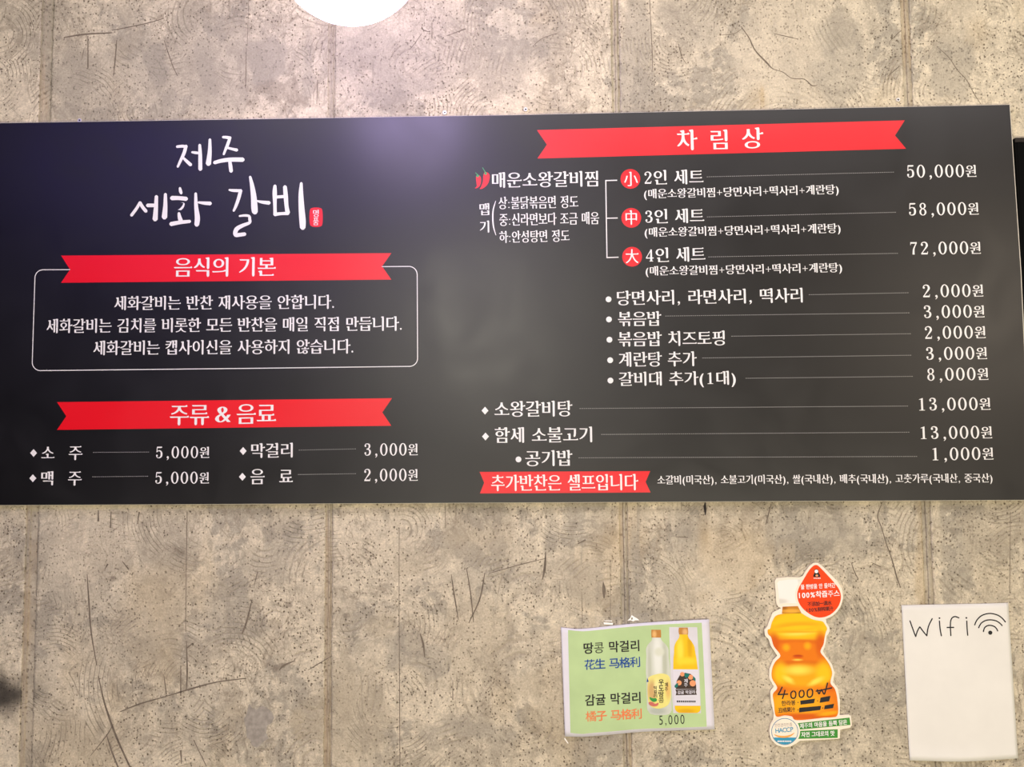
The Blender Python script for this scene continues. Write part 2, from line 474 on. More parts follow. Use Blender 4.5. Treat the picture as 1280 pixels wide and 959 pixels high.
# ------------------------------------------------------------------ concrete
def concrete(name, strip=False):
    m, nt, b = new_mat(name)
    tc = N(nt, 'ShaderNodeTexCoord'); co = tc.outputs['Object']
    warp = noise(nt, co, 3.2, 4, 0.6)
    wv = N(nt, 'ShaderNodeVectorMath', operation='MULTIPLY_ADD'); L(nt, warp.outputs['Color'], wv.inputs[0])
    wv.inputs[1].default_value = (0.16, 0.16, 0.16); L(nt, co, wv.inputs[2]); cw = wv.outputs[0]
    light = (0.585, 0.53, 0.433); mid = (0.465, 0.422, 0.348); grey = (0.355, 0.33, 0.283)
    # cloudy cement skin: broad patches with fairly crisp edges
    n1 = noise(nt, scaled(nt, cw, (1.0, 1.0, 0.8)), 4.2, 7, 0.6)
    c = mixc(nt, rng(nt, n1.outputs[0], 0.46, 0.55, smooth=True), light, mid)
    n2 = noise(nt, scaled(nt, cw, (1.2, 1, 1.0), (3, 1, 7)), 6.0, 6, 0.62)
    c = mixc(nt, rng(nt, n2.outputs[0], 0.53, 0.555, 0, 0.78), c, grey)
    n3 = noise(nt, scaled(nt, co, (1, 1, 0.25), (9, 2, 1)), 12.0, 5, 0.6)
    c = mixc(nt, rng(nt, n3.outputs[0], 0.55, 0.64, 0, 0.6), c, (0.64, 0.58, 0.47))
    nf = noise(nt, scaled(nt, cw, (1, 1, 1), (4, 4, 9)), 15.0, 9, 0.66)
    c = mixc(nt, rng(nt, nf.outputs[0], 0.515, 0.53, 0, 0.55), c, (0.67, 0.61, 0.50))
    c = mixc(nt, rng(nt, nf.outputs[0], 0.415, 0.435, 0.42, 0), c, (0.36, 0.325, 0.27))
    # ochre water stains
    n4 = noise(nt, scaled(nt, cw, (1, 1, 0.5), (5, 5, 2)), 3.4, 5, 0.6)
    c = mixc(nt, rng(nt, n4.outputs[0], 0.58, 0.70, 0, 0.45), c, (0.50, 0.41, 0.27))
    # fine mottling
    n5 = noise(nt, co, 55.0, 6, 0.7)
    c = mixc(nt, 1.0, c, rng(nt, n5.outputs[0], 0.28, 0.72, 0.72, 1.27), 'MULTIPLY')
    n5b = noise(nt, co, 260.0, 3, 0.75)
    c = mixc(nt, 1.0, c, rng(nt, n5b.outputs[0], 0.3, 0.7, 0.76, 1.22), 'MULTIPLY')
    # arcs left by the trowel: rings about scattered centres
    arcs = None
    for (sc, fr, off) in ((3.4, 640.0, (0, 0, 0)), (5.6, 820.0, (2.3, 0, 4.1))):
        sv = scaled(nt, co, (1, 1, 1), off)
        vor = nt.nodes.new('ShaderNodeTexVoronoi'); vor.inputs['Scale'].default_value = sc
        vor.inputs['Randomness'].default_value = 1.0; L(nt, sv, vor.inputs['Vector'])
        dn = noise(nt, co, 16.0, 3, 0.6)
        dist = math_(nt, 'ADD', math_(nt, 'DIVIDE', vor.outputs['Distance'], sc), math_(nt, 'MULTIPLY', dn.outputs[0], 0.012))
        wave = math_(nt, 'SINE', math_(nt, 'MULTIPLY', dist, fr))
        msk = noise(nt, scaled(nt, co, (1, 1, 1), (off[0]+1, 3, 3)), 9.0, 4, 0.65)
        a = math_(nt, 'MULTIPLY', rng(nt, wave, 0.35, 0.95), rng(nt, msk.outputs[0], 0.52, 0.60))
        arcs = a if arcs is None else math_(nt, 'MAXIMUM', arcs, a)
    c = mixc(nt, math_(nt, 'MULTIPLY', arcs, 0.42), c, (0.25, 0.215, 0.17))
    # pits: many small air holes, some bigger
    pits = None
    for (sc, rad, keep, off) in ((105.0, 0.19, 0.50, 0), (170.0, 0.27, 0.42, 3), (50.0, 0.13, 0.78, 7), (15.0, 0.14, 0.74, 11)):
        sv = scaled(nt, co, (1, 1, 0.85), (off, off, off))
        nd = noise(nt, co, sc*1.3, 2, 0.6)
        vv = N(nt, 'ShaderNodeVectorMath', operation='MULTIPLY_ADD'); L(nt, nd.outputs['Color'], vv.inputs[0])
        vv.inputs[1].default_value = (0.5/sc,)*3; L(nt, sv, vv.inputs[2])
        vor = nt.nodes.new('ShaderNodeTexVoronoi'); vor.inputs['Scale'].default_value = sc
        L(nt, vv.outputs[0], vor.inputs['Vector'])
        sx = N(nt, 'ShaderNodeSeparateColor'); L(nt, vor.outputs['Color'], sx.inputs[0])
        area_n = noise(nt, scaled(nt, co, (1, 1, 1), (off, 4, 2)), 7.0, 3, 0.6)
        thr = rng(nt, area_n.outputs[0], 0.38, 0.60, 0.96, keep-0.12)
        k = math_(nt, 'GREATER_THAN', sx.outputs[0], thr)
        rr = math_(nt, 'MULTIPLY', rad, math_(nt, 'ADD', 0.5, sx.outputs[1]))
        p = math_(nt, 'MULTIPLY', k, rng(nt, math_(nt, 'SUBTRACT', vor.outputs['Distance'], rr), -0.06, 0.05, 1, 0))
        if sc == 15.0:
            c = mixc(nt, math_(nt, 'MULTIPLY', p, 0.45), c, (0.19, 0.165, 0.13))
        else:
            pits = p if pits is None else math_(nt, 'MAXIMUM', pits, p)
    c = mixc(nt, math_(nt, 'MULTIPLY', pits, 0.85), c, (0.11, 0.085, 0.06))
    # pale lime flecks and hairline scratches
    n6 = noise(nt, scaled(nt, co, (1, 1, 1), (1, 8, 1)), 120.0, 3, 0.6)
    c = mixc(nt, rng(nt, n6.outputs[0], 0.64, 0.72, 0, 0.55), c, (0.66, 0.60, 0.50))
    for (sc, off, th) in ((7.0, 2.0, 0.006), (13.0, 6.0, 0.010), (30.0, 1.0, 0.02)):
        nn = noise(nt, scaled(nt, co, (1, 1, 0.7), (off, off, off)), sc, 3, 0.55, 0.6)
        mk = noise(nt, scaled(nt, co, (1, 1, 1), (off+4, 0, off)), 6.0, 2, 0.5)
        ab = math_(nt, 'ABSOLUTE', math_(nt, 'SUBTRACT', nn.outputs[0], 0.5))
        ln = math_(nt, 'MULTIPLY', rng(nt, ab, 0.0, th, 1, 0), rng(nt, mk.outputs[0], 0.49, 0.56))
        c = mixc(nt, math_(nt, 'MULTIPLY', ln, 0.45), c, (0.20, 0.165, 0.125))
    # measured stains and marks of this wall, stored on the panels' own vertices
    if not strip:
        at = nt.nodes.new('ShaderNodeVertexColor'); at.layer_name = 'wall_marks'
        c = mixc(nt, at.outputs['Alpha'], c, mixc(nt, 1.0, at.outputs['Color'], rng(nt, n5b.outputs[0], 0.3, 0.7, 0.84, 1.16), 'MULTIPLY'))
    else:
        nr = noise(nt, scaled(nt, co, (1, 1, 0.12), (2, 0, 0)), 30.0, 3, 0.6)
        c = mixc(nt, 0.55, c, (0.33, 0.30, 0.25))
        c = mixc(nt, rng(nt, nr.outputs[0], 0.50, 0.66, 0, 0.35), c, (0.42, 0.30, 0.17))
    c = mixc(nt, 1.0, c, (0.965, 0.945, 0.855), 'MULTIPLY')
    L(nt, c, b.inputs['Base Color'])
    b.inputs['Roughness'].default_value = 0.85
    b.inputs['Specular IOR Level'].default_value = 0.3
    # relief
    hgt = math_(nt, 'SUBTRACT', math_(nt, 'MULTIPLY', n5.outputs[0], 0.5), math_(nt, 'ADD', math_(nt, 'MULTIPLY', pits, 0.9), math_(nt, 'MULTIPLY', arcs, 0.45)))
    hgt = math_(nt, 'ADD', hgt, math_(nt, 'MULTIPLY', n2.outputs[0], 0.8))
    bp = nt.nodes.new('ShaderNodeBump'); bp.inputs['Strength'].default_value = 0.8; bp.inputs['Distance'].default_value = 0.0022
    L(nt, hgt, bp.inputs['Height']); L(nt, bp.outputs[0], b.inputs['Normal'])
    return m
# px, py, rx, ry, colour, amount, softness, rotation, raggedness, grain
MARKS = [
 (300, 85, 190, 60, 'G', 0.45, .4, 0, .5, 9.0), (195, 80, 14, 32, 'G', 0.85, .15, -12, .12), (215, 125, 9, 16, 'G', 0.6, .2, 0, .2),
 (85, 95, 20, 60, 'G', 0.4, .4, 0, .3), (330, 75, 20, 32, 'G', 0.75, .2, 0, .35), (260, 85, 12, 45, 'G', 0.6, .3, -15, .3),
 (385, 80, 8, 55, 'G', 0.6, .3, 0, .3), (355, 115, 30, 14, 'DG', 0.45, .2, 0, .8, 40.0),
 (480, 75, 60, 60, 'G', 0.45, .4, 0, .4), (560, 60, 60, 60, 'G', 0.35, .4, 0, .5, 12.0), (670, 60, 25, 60, 'G', 0.5, .2, 15, .5, 12.0),
 (790, 75, 22, 75, 'G', 0.6, .15, 0, .15), (870, 20, 30, 30, 'G', 0.45, .3, 0, .6), (960, 70, 60, 70, 'LT', 0.5, .4, 0, .5, 12.0),
 (1050, 70, 25, 70, 'G', 0.5, .3, 0, .4), (1190, 90, 26, 50, 'G', 0.55, .15, 10, .3), (1200, 20, 40, 30, 'LT', 0.4, .4, 0, .5),
 (868, 130, 5, 6, 'TN', 0.9, .1, 0, .1), (953, 118, 4, 15, 'OC', 0.6, .3, 0, .2),
 (950, 120, 14, 20, 'OC', 0.25, .5, 0, .3), (1225, 35, 14, 26, 'OC', 0.25, .5, 0, .3),
 (60, 760, 14, 200, 'G', 0.35, .5, 2, .15), (120, 660, 55, 70, 'LT', 0.4, .4, 0, .6, 12.0), (120, 780, 60, 50, 'G', 0.3, .4, 0, .6, 12.0),
 (90, 920, 50, 35, 'TN', 0.6, .3, 0, .5, 12.0), (210, 770, 25, 60, 'TN', 0.4, .4, 0, .5), (350, 690, 40, 50, 'G', 0.55, .2, 0, .35), (285, 760, 40, 40, 'G', 0.35, .3, 0, .6, 12.0),
  (372, 900, 14, 24, 'TN', 0.8, .1, 0, .3), (440, 900, 40, 60, 'TN', 0.55, .3, 10, .4, 12.0),
 (430, 850, 14, 40, 'TN', 0.5, .3, 0, .3), (345, 836, 5, 4, 'DG', 0.8, .2, 0, .1), (353, 832, 4, 3, 'DG', 0.8, .2, 0, .1), (142, 723, 4, 3, 'DG', 0.8, .3, 0, .2), (361, 756, 4, 4, 'DG', 0.7, .2, 0, .1),
 (433, 770, 4, 4, 'DG', 0.8, .2, 0, .2), (452, 655, 12, 10, 'G', 0.6, .2, 20, .3), (150, 697, 3, 10, 'DG', 0.5, .4, -5, .2),
 (535, 820, 50, 26, 'G', 0.6, .15, 8, .3), (590, 915, 52, 18, 'G', 0.5, .25, 0, .4), (620, 720, 70, 18, 'G', 0.3, .4, 10, .4),
 (470, 780, 20, 16, 'TN', 0.5, .3, 0, .3), (530, 700, 50, 14, 'TN', 0.5, .2, -22, .3), (590, 670, 75, 16, 'TN', 0.55, .25, 15, .4), (670, 645, 35, 16, 'G', 0.5, .2, 35, .3),
 (600, 800, 40, 60, 'TN', 0.35, .4, 0, .4, 12.0), (690, 900, 22, 60, 'TN', 0.5, .4, 0, .4), (790, 650, 60, 26, 'OC', 0.45, .35, 20, .3),
 (755, 700, 35, 60, 'OC', 0.25, .4, 0, .3), (735, 720, 24, 28, 'G', 0.5, .3, 0, .4), (797, 720, 9, 60, 'G', 0.7, .25, 0, .25), (830, 665, 42, 9, 'G', 0.8, .12, 12, .2),
 (920, 700, 50, 40, 'OC', 0.35, .4, 20, .3), (905, 650, 40, 18, 'OC', 0.4, .3, 0, .3), (870, 740, 50, 35, 'LT', 0.35, .4, 0, .5),
 (965, 640, 10, 9, 'G', 0.8, .2, 0, .3), (971, 701, 8, 7, 'G', 0.8, .2, 0, .3), (1020, 670, 50, 18, 'G', 0.6, .2, 0, .3), (1125, 645, 28, 18, 'G', 0.4, .3, -30, .3),
 (1155, 700, 10, 80, 'OC', 0.45, .4, 0, .15), (1200, 660, 20, 30, 'G', 0.45, .3, 0, .4), (1208, 720, 12, 26, 'G', 0.6, .3, -15, .3), (1235, 700, 30, 50, 'TN', 0.4, .4, 0, .4),
 (1100, 830, 26, 60, 'G', 0.3, .5, 0, .5), (930, 900, 25, 50, 'TN', 0.4, .4, 0, .4), (660, 860, 24, 12, 'TN', 0.5, .3, 0, .3),
 (-10, 868, 50, 22, 'BK', 0.93, .75, 4, .04),  # soft near-black mark reaching in from the left edge
]
PLANE[0] = 0.0
M_conc = concrete('concrete_wall')
M_strip = concrete('concrete_joint', True)
M_floor = plain('dark_tile_floor', (0.05, 0.047, 0.044), 0.6)
M_ceil = plain('dark_painted_ceiling', (0.10, 0.095, 0.09), 0.9)
M_side = plain('plaster', (0.30, 0.26, 0.21), 0.8)
M_dark = plain('dark_wall', (0.03, 0.028, 0.026), 0.9)
XL, XR, YB, ZC = -3.6, 3.6, -6.6, 2.9
# the seen wall: poured panels between shutter joints
joints_px = [(54.0, 20, 38.0, 900, 16), (413.5, 60, 410.5, 940, 9), (771.0, 50, 779.5, 760, 10), (1134.0, 50, 1160.5, 740, 11)]
jx = []
for (xa, ya, xb, yb, wpx) in joints_px:
    jx.append(((W(xa, ya)[0]+W(xb, yb)[0])/2, wpx*K))
wall = box('wall_back', XL, XR, 0.004, 0.14, 0, ZC, M_strip); tag(wall, kind='structure')
edges = []
cur = XL
for (xc, wd) in jx:
    edges.append((cur, xc-wd/2)); cur = xc+wd/2
edges.append((cur, XR))
MARK_COLOR = {'G': (0.345, 0.32, 0.275), 'LT': (0.62, 0.56, 0.46), 'OC': (0.49, 0.385, 0.24), 'DG': (0.23, 0.20, 0.165), 'TN': (0.44, 0.39, 0.305), 'BK': (0.025, 0.022, 0.02)}
_lat = np.random.RandomState(5).rand(256, 256)
def vnoise(x, z, s):
    v = 0; a = 0.5; f = s
    for o in range(4):
        X = x*f+o*17.3; Z = z*f+o*9.1; i = np.floor(X).astype(int); j = np.floor(Z).astype(int); u = X-i; t = Z-j
        u = u*u*(3-2*u); t = t*t*(3-2*t); L_ = lambda p, q: _lat[p % 256, q % 256]
        v = v+a*((L_(i, j)*(1-u)+L_(i+1, j)*u)*(1-t)+(L_(i, j+1)*(1-u)+L_(i+1, j+1)*u)*t); a *= 0.5; f *= 2.03
    return v/0.9375
def wall_marks(x, z):
    col = np.zeros((len(x), 3)); al = np.zeros(len(x))
    for (px_, py_, rx, ry, cc, a, soft, rot, rag, *fine) in MARKS:
        cx, cz_ = W(px_, py_, 0); fi = fine[0] if fine else 22.0
        r = math.radians(rot); dx, dz = x-cx, z-cz_
        u = (dx*math.cos(r)-dz*math.sin(r))/(rx*K); v = (dx*math.sin(r)+dz*math.cos(r))/(ry*K)
        e = np.sqrt(u*u+v*v)+(vnoise(x+3, z+2, fi)-0.5)*(rag*2.2+1.1)+(vnoise(x+1, z+5, fi*0.45)-0.5)*1.0
        t = np.clip((1+soft-e)/(2*soft), 0, 1); t = t*t*(3-2*t)*a
        c = np.array(MARK_COLOR[cc]); na = al+t*(1-al)
        wgt = np.where(na > 1e-6, t/np.maximum(na, 1e-6), 0)[:, None]
        col = col*(1-wgt)+c*wgt; al = na
    return col, al
def axis(a, b, d0, d1, fine, coarse):
    out = [a]
    while out[-1] < b-1e-9:
        s_ = fine if d0 <= out[-1] < d1 else coarse
        nx_ = out[-1]+s_
        if out[-1] < d0 < nx_: nx_ = d0
        out.append(min(nx_, b))
    return np.array(out)
def panel(x0, x1):
    bv = 0.0016
    xi = axis(x0+bv, x1-bv, -1.22, 1.08, 0.0042, 0.25)
    zi = np.concatenate([axis(0.0, 1.30, 0.72, 1.40, 0.0042, 0.12), axis(1.36, 2.0, 0, 0, 1, 0.1), axis(2.04, ZC, 2.05, 2.48, 0.0042, 0.1)])
    xs = np.concatenate([[x0, x0], xi, [x1, x1]]); nx, nz = len(xs), len(zi)
    X, Z = np.meshgrid(xs, zi); Y = np.zeros_like(X)
    Y[:, 0] = Y[:, -1] = 0.0045; Y[:, 1] = Y[:, -2] = bv*0.7
    jit = np.random.RandomState(int((x0+9)*100)).uniform(-1, 1, (2, nz))*0.0011
    if x0 > XL: X[:, :2] += jit[0][:, None]
    if x1 < XR: X[:, -2:] += jit[1][:, None]
    V = np.stack([X, Y, Z], -1).reshape(-1, 3)
    i = (np.arange(nz-1)[:, None]*nx+np.arange(nx-1)[None]).reshape(-1)
    Fc = np.stack([i, i+1, i+1+nx, i+nx], -1)
    me = bpy.data.meshes.new('concrete_panel')
    me.vertices.add(len(V)); me.vertices.foreach_set('co', V.ravel().astype(np.float32))
    me.loops.add(Fc.size); me.loops.foreach_set('vertex_index', Fc.ravel().astype(np.int32))
    me.polygons.add(len(Fc)); me.polygons.foreach_set('loop_start', (np.arange(len(Fc))*4).astype(np.int32))
    me.update(calc_edges=True)
    c, al = wall_marks(V[:, 0], V[:, 2])
    ca = me.color_attributes.new('wall_marks', 'FLOAT_COLOR', 'POINT')
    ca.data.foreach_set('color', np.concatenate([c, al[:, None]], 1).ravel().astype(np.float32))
    return link('concrete_panel', me, M_conc, wall)
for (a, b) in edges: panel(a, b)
for i, (xc, wd) in enumerate(jx):
    # raised mortar fin standing in the joint
    x = xc+(-0.25 if i == 0 else 0.1)*wd
    V, Fc = [], []
    for k in range(161):
        z = k*ZC/160; o = 0.0008*random.uniform(-1, 1); h = wd*(0.16 if i == 0 else 0.20)
        V += [(x-h+o, 0.0042, z), (x-h*0.6+o, 0.0008, z), (x+h*0.6+o, 0.0006, z), (x+h+o, 0.0042, z)]
    for k in range(160):
        for j in range(3):
            a = k*4+j; Fc.append((a, a+4, a+5, a+1))
    link('joint_fin', mesh_of(V, Fc), M_strip, wall)
# scratches, cracks and gouges cut in the skin
M_scratch = plain('scratch', (0.17, 0.14, 0.105), 0.9, 0.1, 0.25, 60)
M_gouge = plain('gouge', (0.035, 0.03, 0.028), 0.8, 0.1)
SCR = [
 [(109, 718, .8), (111, 750, 2), (114, 790, 1.8), (121, 832, 1.2)], [(123, 845, 1), (131, 880, 2.2), (145, 920, 2.6), (163, 960, 2)],
 [(133, 918, 1), (140, 940, 2), (148, 960, 2)], [(113, 945, .6), (133, 920, 1.3), (142, 905, .6)], [(150, 890, 1), (175, 880, 1.8), (210, 870, 1.2), (236, 862, 2), (270, 853, 1.6), (308, 848, 1.2)],
 [(233, 801, 1), (234, 840, 2.2), (233, 862, 1)], [(226, 832, 1), (226, 870, 1.6)], [(234, 810, 2), (241, 804, 1)], [(315, 750, 1), (309, 775, 2.4), (303, 792, 2)], [(317, 735, .5), (322, 715, 1)],
 [(349, 838, 1), (355, 832, 2.5), (369, 826, 1)], [(123, 638, 1), (123, 652, 2.6)], [(139, 640, 1), (138, 660, 1.6)], [(174, 640, 1.6), (172, 655, 1.2)], [(153, 702, .8), (161, 712, 1.8)], [(135, 705, 2), (131, 712, .6)],
 [(226, 938, 2.4), (227, 955, 1)], [(242, 925, 1), (258, 958, 1)], [(205, 845, .8), (208, 868, 1.6)],
 [(564, 718, .8), (568, 745, 1.8), (573, 775, .8)], [(583, 710, .7), (588, 740, 1.6), (592, 778, 1)], [(606, 716, 1), (600, 748, 1.8), (586, 779, 1)], [(611, 717, .8), (650, 706, 1), (683, 698, .7)],
 [(682, 690, 1), (681, 710, 3), (678, 725, 1)], [(525, 792, 1), (529, 805, 2.6), (531, 822, 1)], [(499, 660, .6), (499, 780, .8), (500, 959, .9)], [(556, 620, .5), (557, 660, .7)], [(566, 850, .6), (566, 875, 1.2)],
 [(754, 728, 1), (755, 738, 4.5), (755, 748, 1)], [(727, 740, .5), (728, 780, .7)], [(763, 700, .4), (763, 780, .6)], [(844, 671, .8), (860, 672, 1)], [(722, 680, 1), (732, 675, 2)],
 [(964, 630, 1), (960, 645, 1.6), (957, 656, .8)], [(1103, 628, .8), (1097, 645, 1.6), (1102, 660, 1.2), (1108, 680, 1.2), (1115, 700, 1.5), (1121, 722, 1.8), (1126, 735, 1)],
 [(1064, 703, .6), (1068, 715, 1.4), (1073, 724, .6)], [(1089, 703, .5), (1101, 709, 1.2)],
 [(80, 47, 1.5), (105, 43, 2), (140, 41, 1.2)], [(110, 45, 1), (110, 85, 1.6)], [(105, 62, .7), (102, 75, .7)], [(146, 50, 1), (144, 75, 1.5), (142, 95, .8)], [(140, 38, 1), (180, 30, 1.3), (205, 23, .7)],
 [(205, 50, .6), (215, 80, 1.2), (222, 95, .6)], [(308, 60, .6), (307, 110, 1)], [(311, 0, .5), (309, 58, .5)], [(397, 100, .8), (396, 130, .8)],
 [(527, 42, .6), (518, 55, .8), (512, 62, .5)], [(558, 45, .6), (582, 36, 1.4)], [(540, 28, .6), (540, 48, 1)], [(527, 33, .6), (530, 38, 1.2), (538, 40, .6)],
 [(926, 33, .8), (936, 47, 1.4), (944, 63, 1.4), (958, 78, 2), (966, 86, 1), (978, 90, .9), (990, 98, .8), (1005, 99, 1), (1015, 107, 1.4), (1022, 106, .6)], [(928, 35, .5), (918, 42, .8), (900, 44, .5)], [(967, 42, .6), (985, 46, 1), (998, 49, .5)],
 [(1173, 60, .6), (1186, 72, .9), (1197, 88, .9), (1208, 100, .9), (1218, 118, .8), (1226, 130, .6)], [(1112, 52, .6), (1122, 42, 1), (1127, 38, .5)], [(1110, 95, .6), (1124, 83, 1.2)], [(848, 55, .6), (852, 70, 1), (858, 80, .6)], [(666, 58, .5), (678, 48, .8), (696, 42, .5)],
 [(812, 0, .7), (815, 60, .9), (816, 90, .6)], [(234, 640, 1), (233, 700, .8), (232, 790, .8)], [(1263, 640, .6), (1262, 740, .8)],
 [(415, 820, .5), (398, 830, 1.2), (385, 838, .5)],
]
for s in SCR:
    stroke_decal('scratch', [stroke(s, cap=False)], 0.00025, M_scratch, wall)
M_damp = plain('spalled_concrete', (0.33, 0.30, 0.25), 0.9, 0.2, 0.22, 90)
decal('spalled_patch', [[px([(220+a/2.829, 620+b/2.829) for a, b in [(258, 735), (268, 748), (285, 757), (302, 742), (320, 748), (340, 765), (347, 785), (338, 805), (322, 812), (318, 835), (328, 858), (312, 868), (300, 880), (285, 890), (268, 883), (262, 862), (250, 855), (247, 820), (240, 790), (250, 772)]])]], 0.0002, M_damp, wall)
stroke_decal('gouge', [stroke([(881.5, 628, 1.2), (881.2, 634, 3.4), (881.6, 639, 2.6), (881.4, 644, .8)], cap=False)], 0.0003, M_gouge, wall)

tag(box('floor', XL, XR, YB, 0.14, -0.1, 0, M_floor), kind='structure')
tag(box('ceiling', XL, XR, YB, 0.14, ZC, ZC+0.1, M_ceil), kind='structure')
tag(box('wall_left', XL-0.1, XL, YB, 0.14, 0, ZC, M_dark), kind='structure')
tag(box('wall_right', XR, XR+0.1, YB, 0.14, 0, ZC, M_side), kind='structure')
tag(box('wall_front', XL, XR, YB-0.1, YB, 0, ZC, M_dark), kind='structure')

# ------------------------------------------------------------------ menu board
BD = 0.014
PLANE[0] = BD
def gloss(name, rgb, rough=0.35, spec=0.62):
    """printed film laminated on the board: same sheen for ink and ground, faint wipe smears"""
    m, nt, b = new_mat(name)
    tc = N(nt, 'ShaderNodeTexCoord')
    b.inputs['Base Color'].default_value = (*rgb, 1)
    n = noise(nt, scaled(nt, tc.outputs['Object'], (1, 1, 1)), 5.0, 6, 0.6, 1.5)
    L(nt, rng(nt, n.outputs[0], 0.3, 0.7, rough-0.03, rough+0.04), b.inputs['Roughness'])
    b.inputs['Specular IOR Level'].default_value = spec
    return m
M_board = gloss('black_board_film', (0.003, 0.0028, 0.0035))
M_white = gloss('white_ink', (0.80, 0.79, 0.77))
M_red = gloss('red_ink', (0.74, 0.001, 0.010))
M_green = gloss('green_ink', (0.03, 0.30, 0.08))
M_core = plain('foam_core', (0.70, 0.66, 0.58), 0.6)
M_dots = gloss('dot_ink', (0.22, 0.215, 0.21))

TL = W(-60, 155.0); TR = W(1262, 131.0); BR = W(1285.5, 625.0); BL = W(-60, 632.3)
P0 = W(0, 153.8); P1 = W(0, 631.6)
TL = (-1.30, P0[1]+(P0[1]-TR[1])/(P0[0]-TR[0])*(-1.30-P0[0])); BL = (-1.30, P1[1]+(P1[1]-BR[1])/(P1[0]-BR[0])*(-1.30-P1[0]))
cx_, cz_ = (TL[0]+BR[0])/2, (TL[1]+BL[1])/2
board = empty('menu_board', (cx_, 0, cz_))
tag(board, 'long black glossy menu board with white Korean lettering and red ribbons across the concrete wall', 'menu board')
TM = W(640, 144.0)
outline = [BL, BR, W(1281.2, 460), W(1275.8, 340), TR, TM, TL]
slab('board_panel', outline, 0.004, BD, M_board, board)
e = 0.0022
core = [(BL[0]-e, BL[1]-e*0.4), (BR[0]+e, BR[1]-e*0.4)]
core += [(p[0]+e, p[1]) for p in (W(1281.2, 460), W(1275.8, 340))] + [(TR[0]+e*0.8, TR[1]+e*0.5), (TM[0], TM[1]+e*0.5), (TL[0]-e, TL[1]+e*0.5)]
slab('board_core', core, 0.0005, BD-0.0015, M_core, board)

d1, d2, d3 = BD+0.00025, BD+0.0005, BD+0.0008
def ribbon(pts, name='ribbon_banner'): return decal(name, [[px(pts)]], d1, M_red, board)
def T(s, xl, yl, xr, yr, h, style='book', name='lettering', price=False, mat=None):
    return text(name, s, xl, yl, xr, yr, h, mat or M_white, board, d2, style, price)
# calligraphic house title, stroke by stroke
def cz(list_, sx, ox, oy): return [stroke([(ox+p[0]/sx, oy+p[1]/sx, p[2]/sx) for p in s]) for s in list_]
titleA = [  # 160x120 px crop at 8x from (155,165)
 [(530, 148, 26), (585, 143, 30), (625, 150, 30)], [(622, 140, 32), (600, 215, 34), (565, 290, 28), (538, 350, 22)], [(596, 262, 24), (635, 300, 32), (668, 330, 34)],
 [(680, 203, 20), (715, 208, 28), (748, 212, 24)], [(758, 130, 28), (763, 240, 38), (764, 375, 40)], [(860, 75, 26), (858, 200, 40), (845, 320, 54)],
 [(990, 52, 24), (1030, 55, 30), (1062, 62, 32)], [(1062, 55, 28), (1040, 120, 32), (1015, 180, 26), (998, 225, 22)], [(1040, 160, 24), (1085, 172, 26), (1130, 182, 32)],
 [(905, 308, 34), (970, 290, 38), (1060, 278, 42), (1190, 278, 44)], [(1060, 300, 32), (1066, 345, 38), (1072, 395, 36)],
 [(160, 705, 26), (130, 760, 30), (75, 835, 30)], [(160, 705, 30), (185, 750, 34), (222, 795, 34)], [(235, 735, 36), (310, 735, 36)], [(325, 645, 34), (320, 760, 42), (312, 875, 52)], [(415, 622, 30), (414, 740, 42), (405, 855, 56)],
 [(560, 560, 22), (566, 590, 32), (574, 615, 26)], [(478, 662, 44), (550, 662, 40), (625, 670, 42)],
 [(590, 712, 16), (555, 725, 20), (520, 765, 24), (518, 785, 18), (550, 785, 20), (585, 755, 22), (600, 722, 16), (590, 712, 14)],
 [(550, 812, 26), (556, 850, 38), (568, 885, 44)], [(470, 922, 42), (560, 905, 38), (660, 895, 32)], [(718, 615, 26), (722, 740, 38), (735, 860, 52), (728, 930, 48)], [(745, 705, 20), (800, 712, 32), (865, 716, 38)],
]
titleB = [  # 160x100 px crop at 8x from (270,210)
 [(132, 220, 18), (170, 226, 28), (240, 228, 30)], [(248, 225, 34), (225, 310, 34), (200, 380, 30), (177, 430, 22)],
 [(342, 88, 24), (362, 180, 42), (378, 290, 56), (385, 400, 64), (390, 445, 56)], [(410, 330, 16), (460, 342, 30), (532, 350, 38)],
 [(235, 482, 18), (285, 476, 24), (330, 482, 26), (338, 515, 30), (335, 548, 30), (270, 575, 36), (215, 605, 42), (195, 640, 44), (200, 670, 42), (245, 668, 38), (290, 662, 36)],
 [(590, 178, 30), (588, 250, 44), (590, 380, 34), (592, 470, 36)], [(690, 188, 38), (698, 280, 44), (706, 380, 40), (718, 450, 46)], [(600, 292, 30), (690, 286, 30)], [(590, 465, 36), (650, 458, 30), (722, 455, 34)],
 [(854, 152, 26), (850, 260, 46), (856, 400, 58), (866, 530, 64), (868, 600, 54)],
]
for part_ in (cz(titleA[:11], 8.0, 155, 165), cz(titleA[11:], 8.0, 155, 165), cz(titleB, 8.0, 270, 210)):
    stroke_decal('title_lettering', part_, d2, M_white, board)
seal = smooth_closed([(391, 259.9), (399.5, 259.9), (403, 263.5), (403.1, 279.5), (399.5, 283.4), (391, 283.4), (387.3, 279.5), (387.3, 263.5)], 4)
so = decal('red_seal', [[px(seal)]], d1, M_red, board)
multi('seal_lettering', [('명', 391.4, 266.8, 398.4, 266.8, 9), ('품', 391.4, 276.8, 398.4, 276.8, 9.5)], M_white, so, d2, 'bookthin')
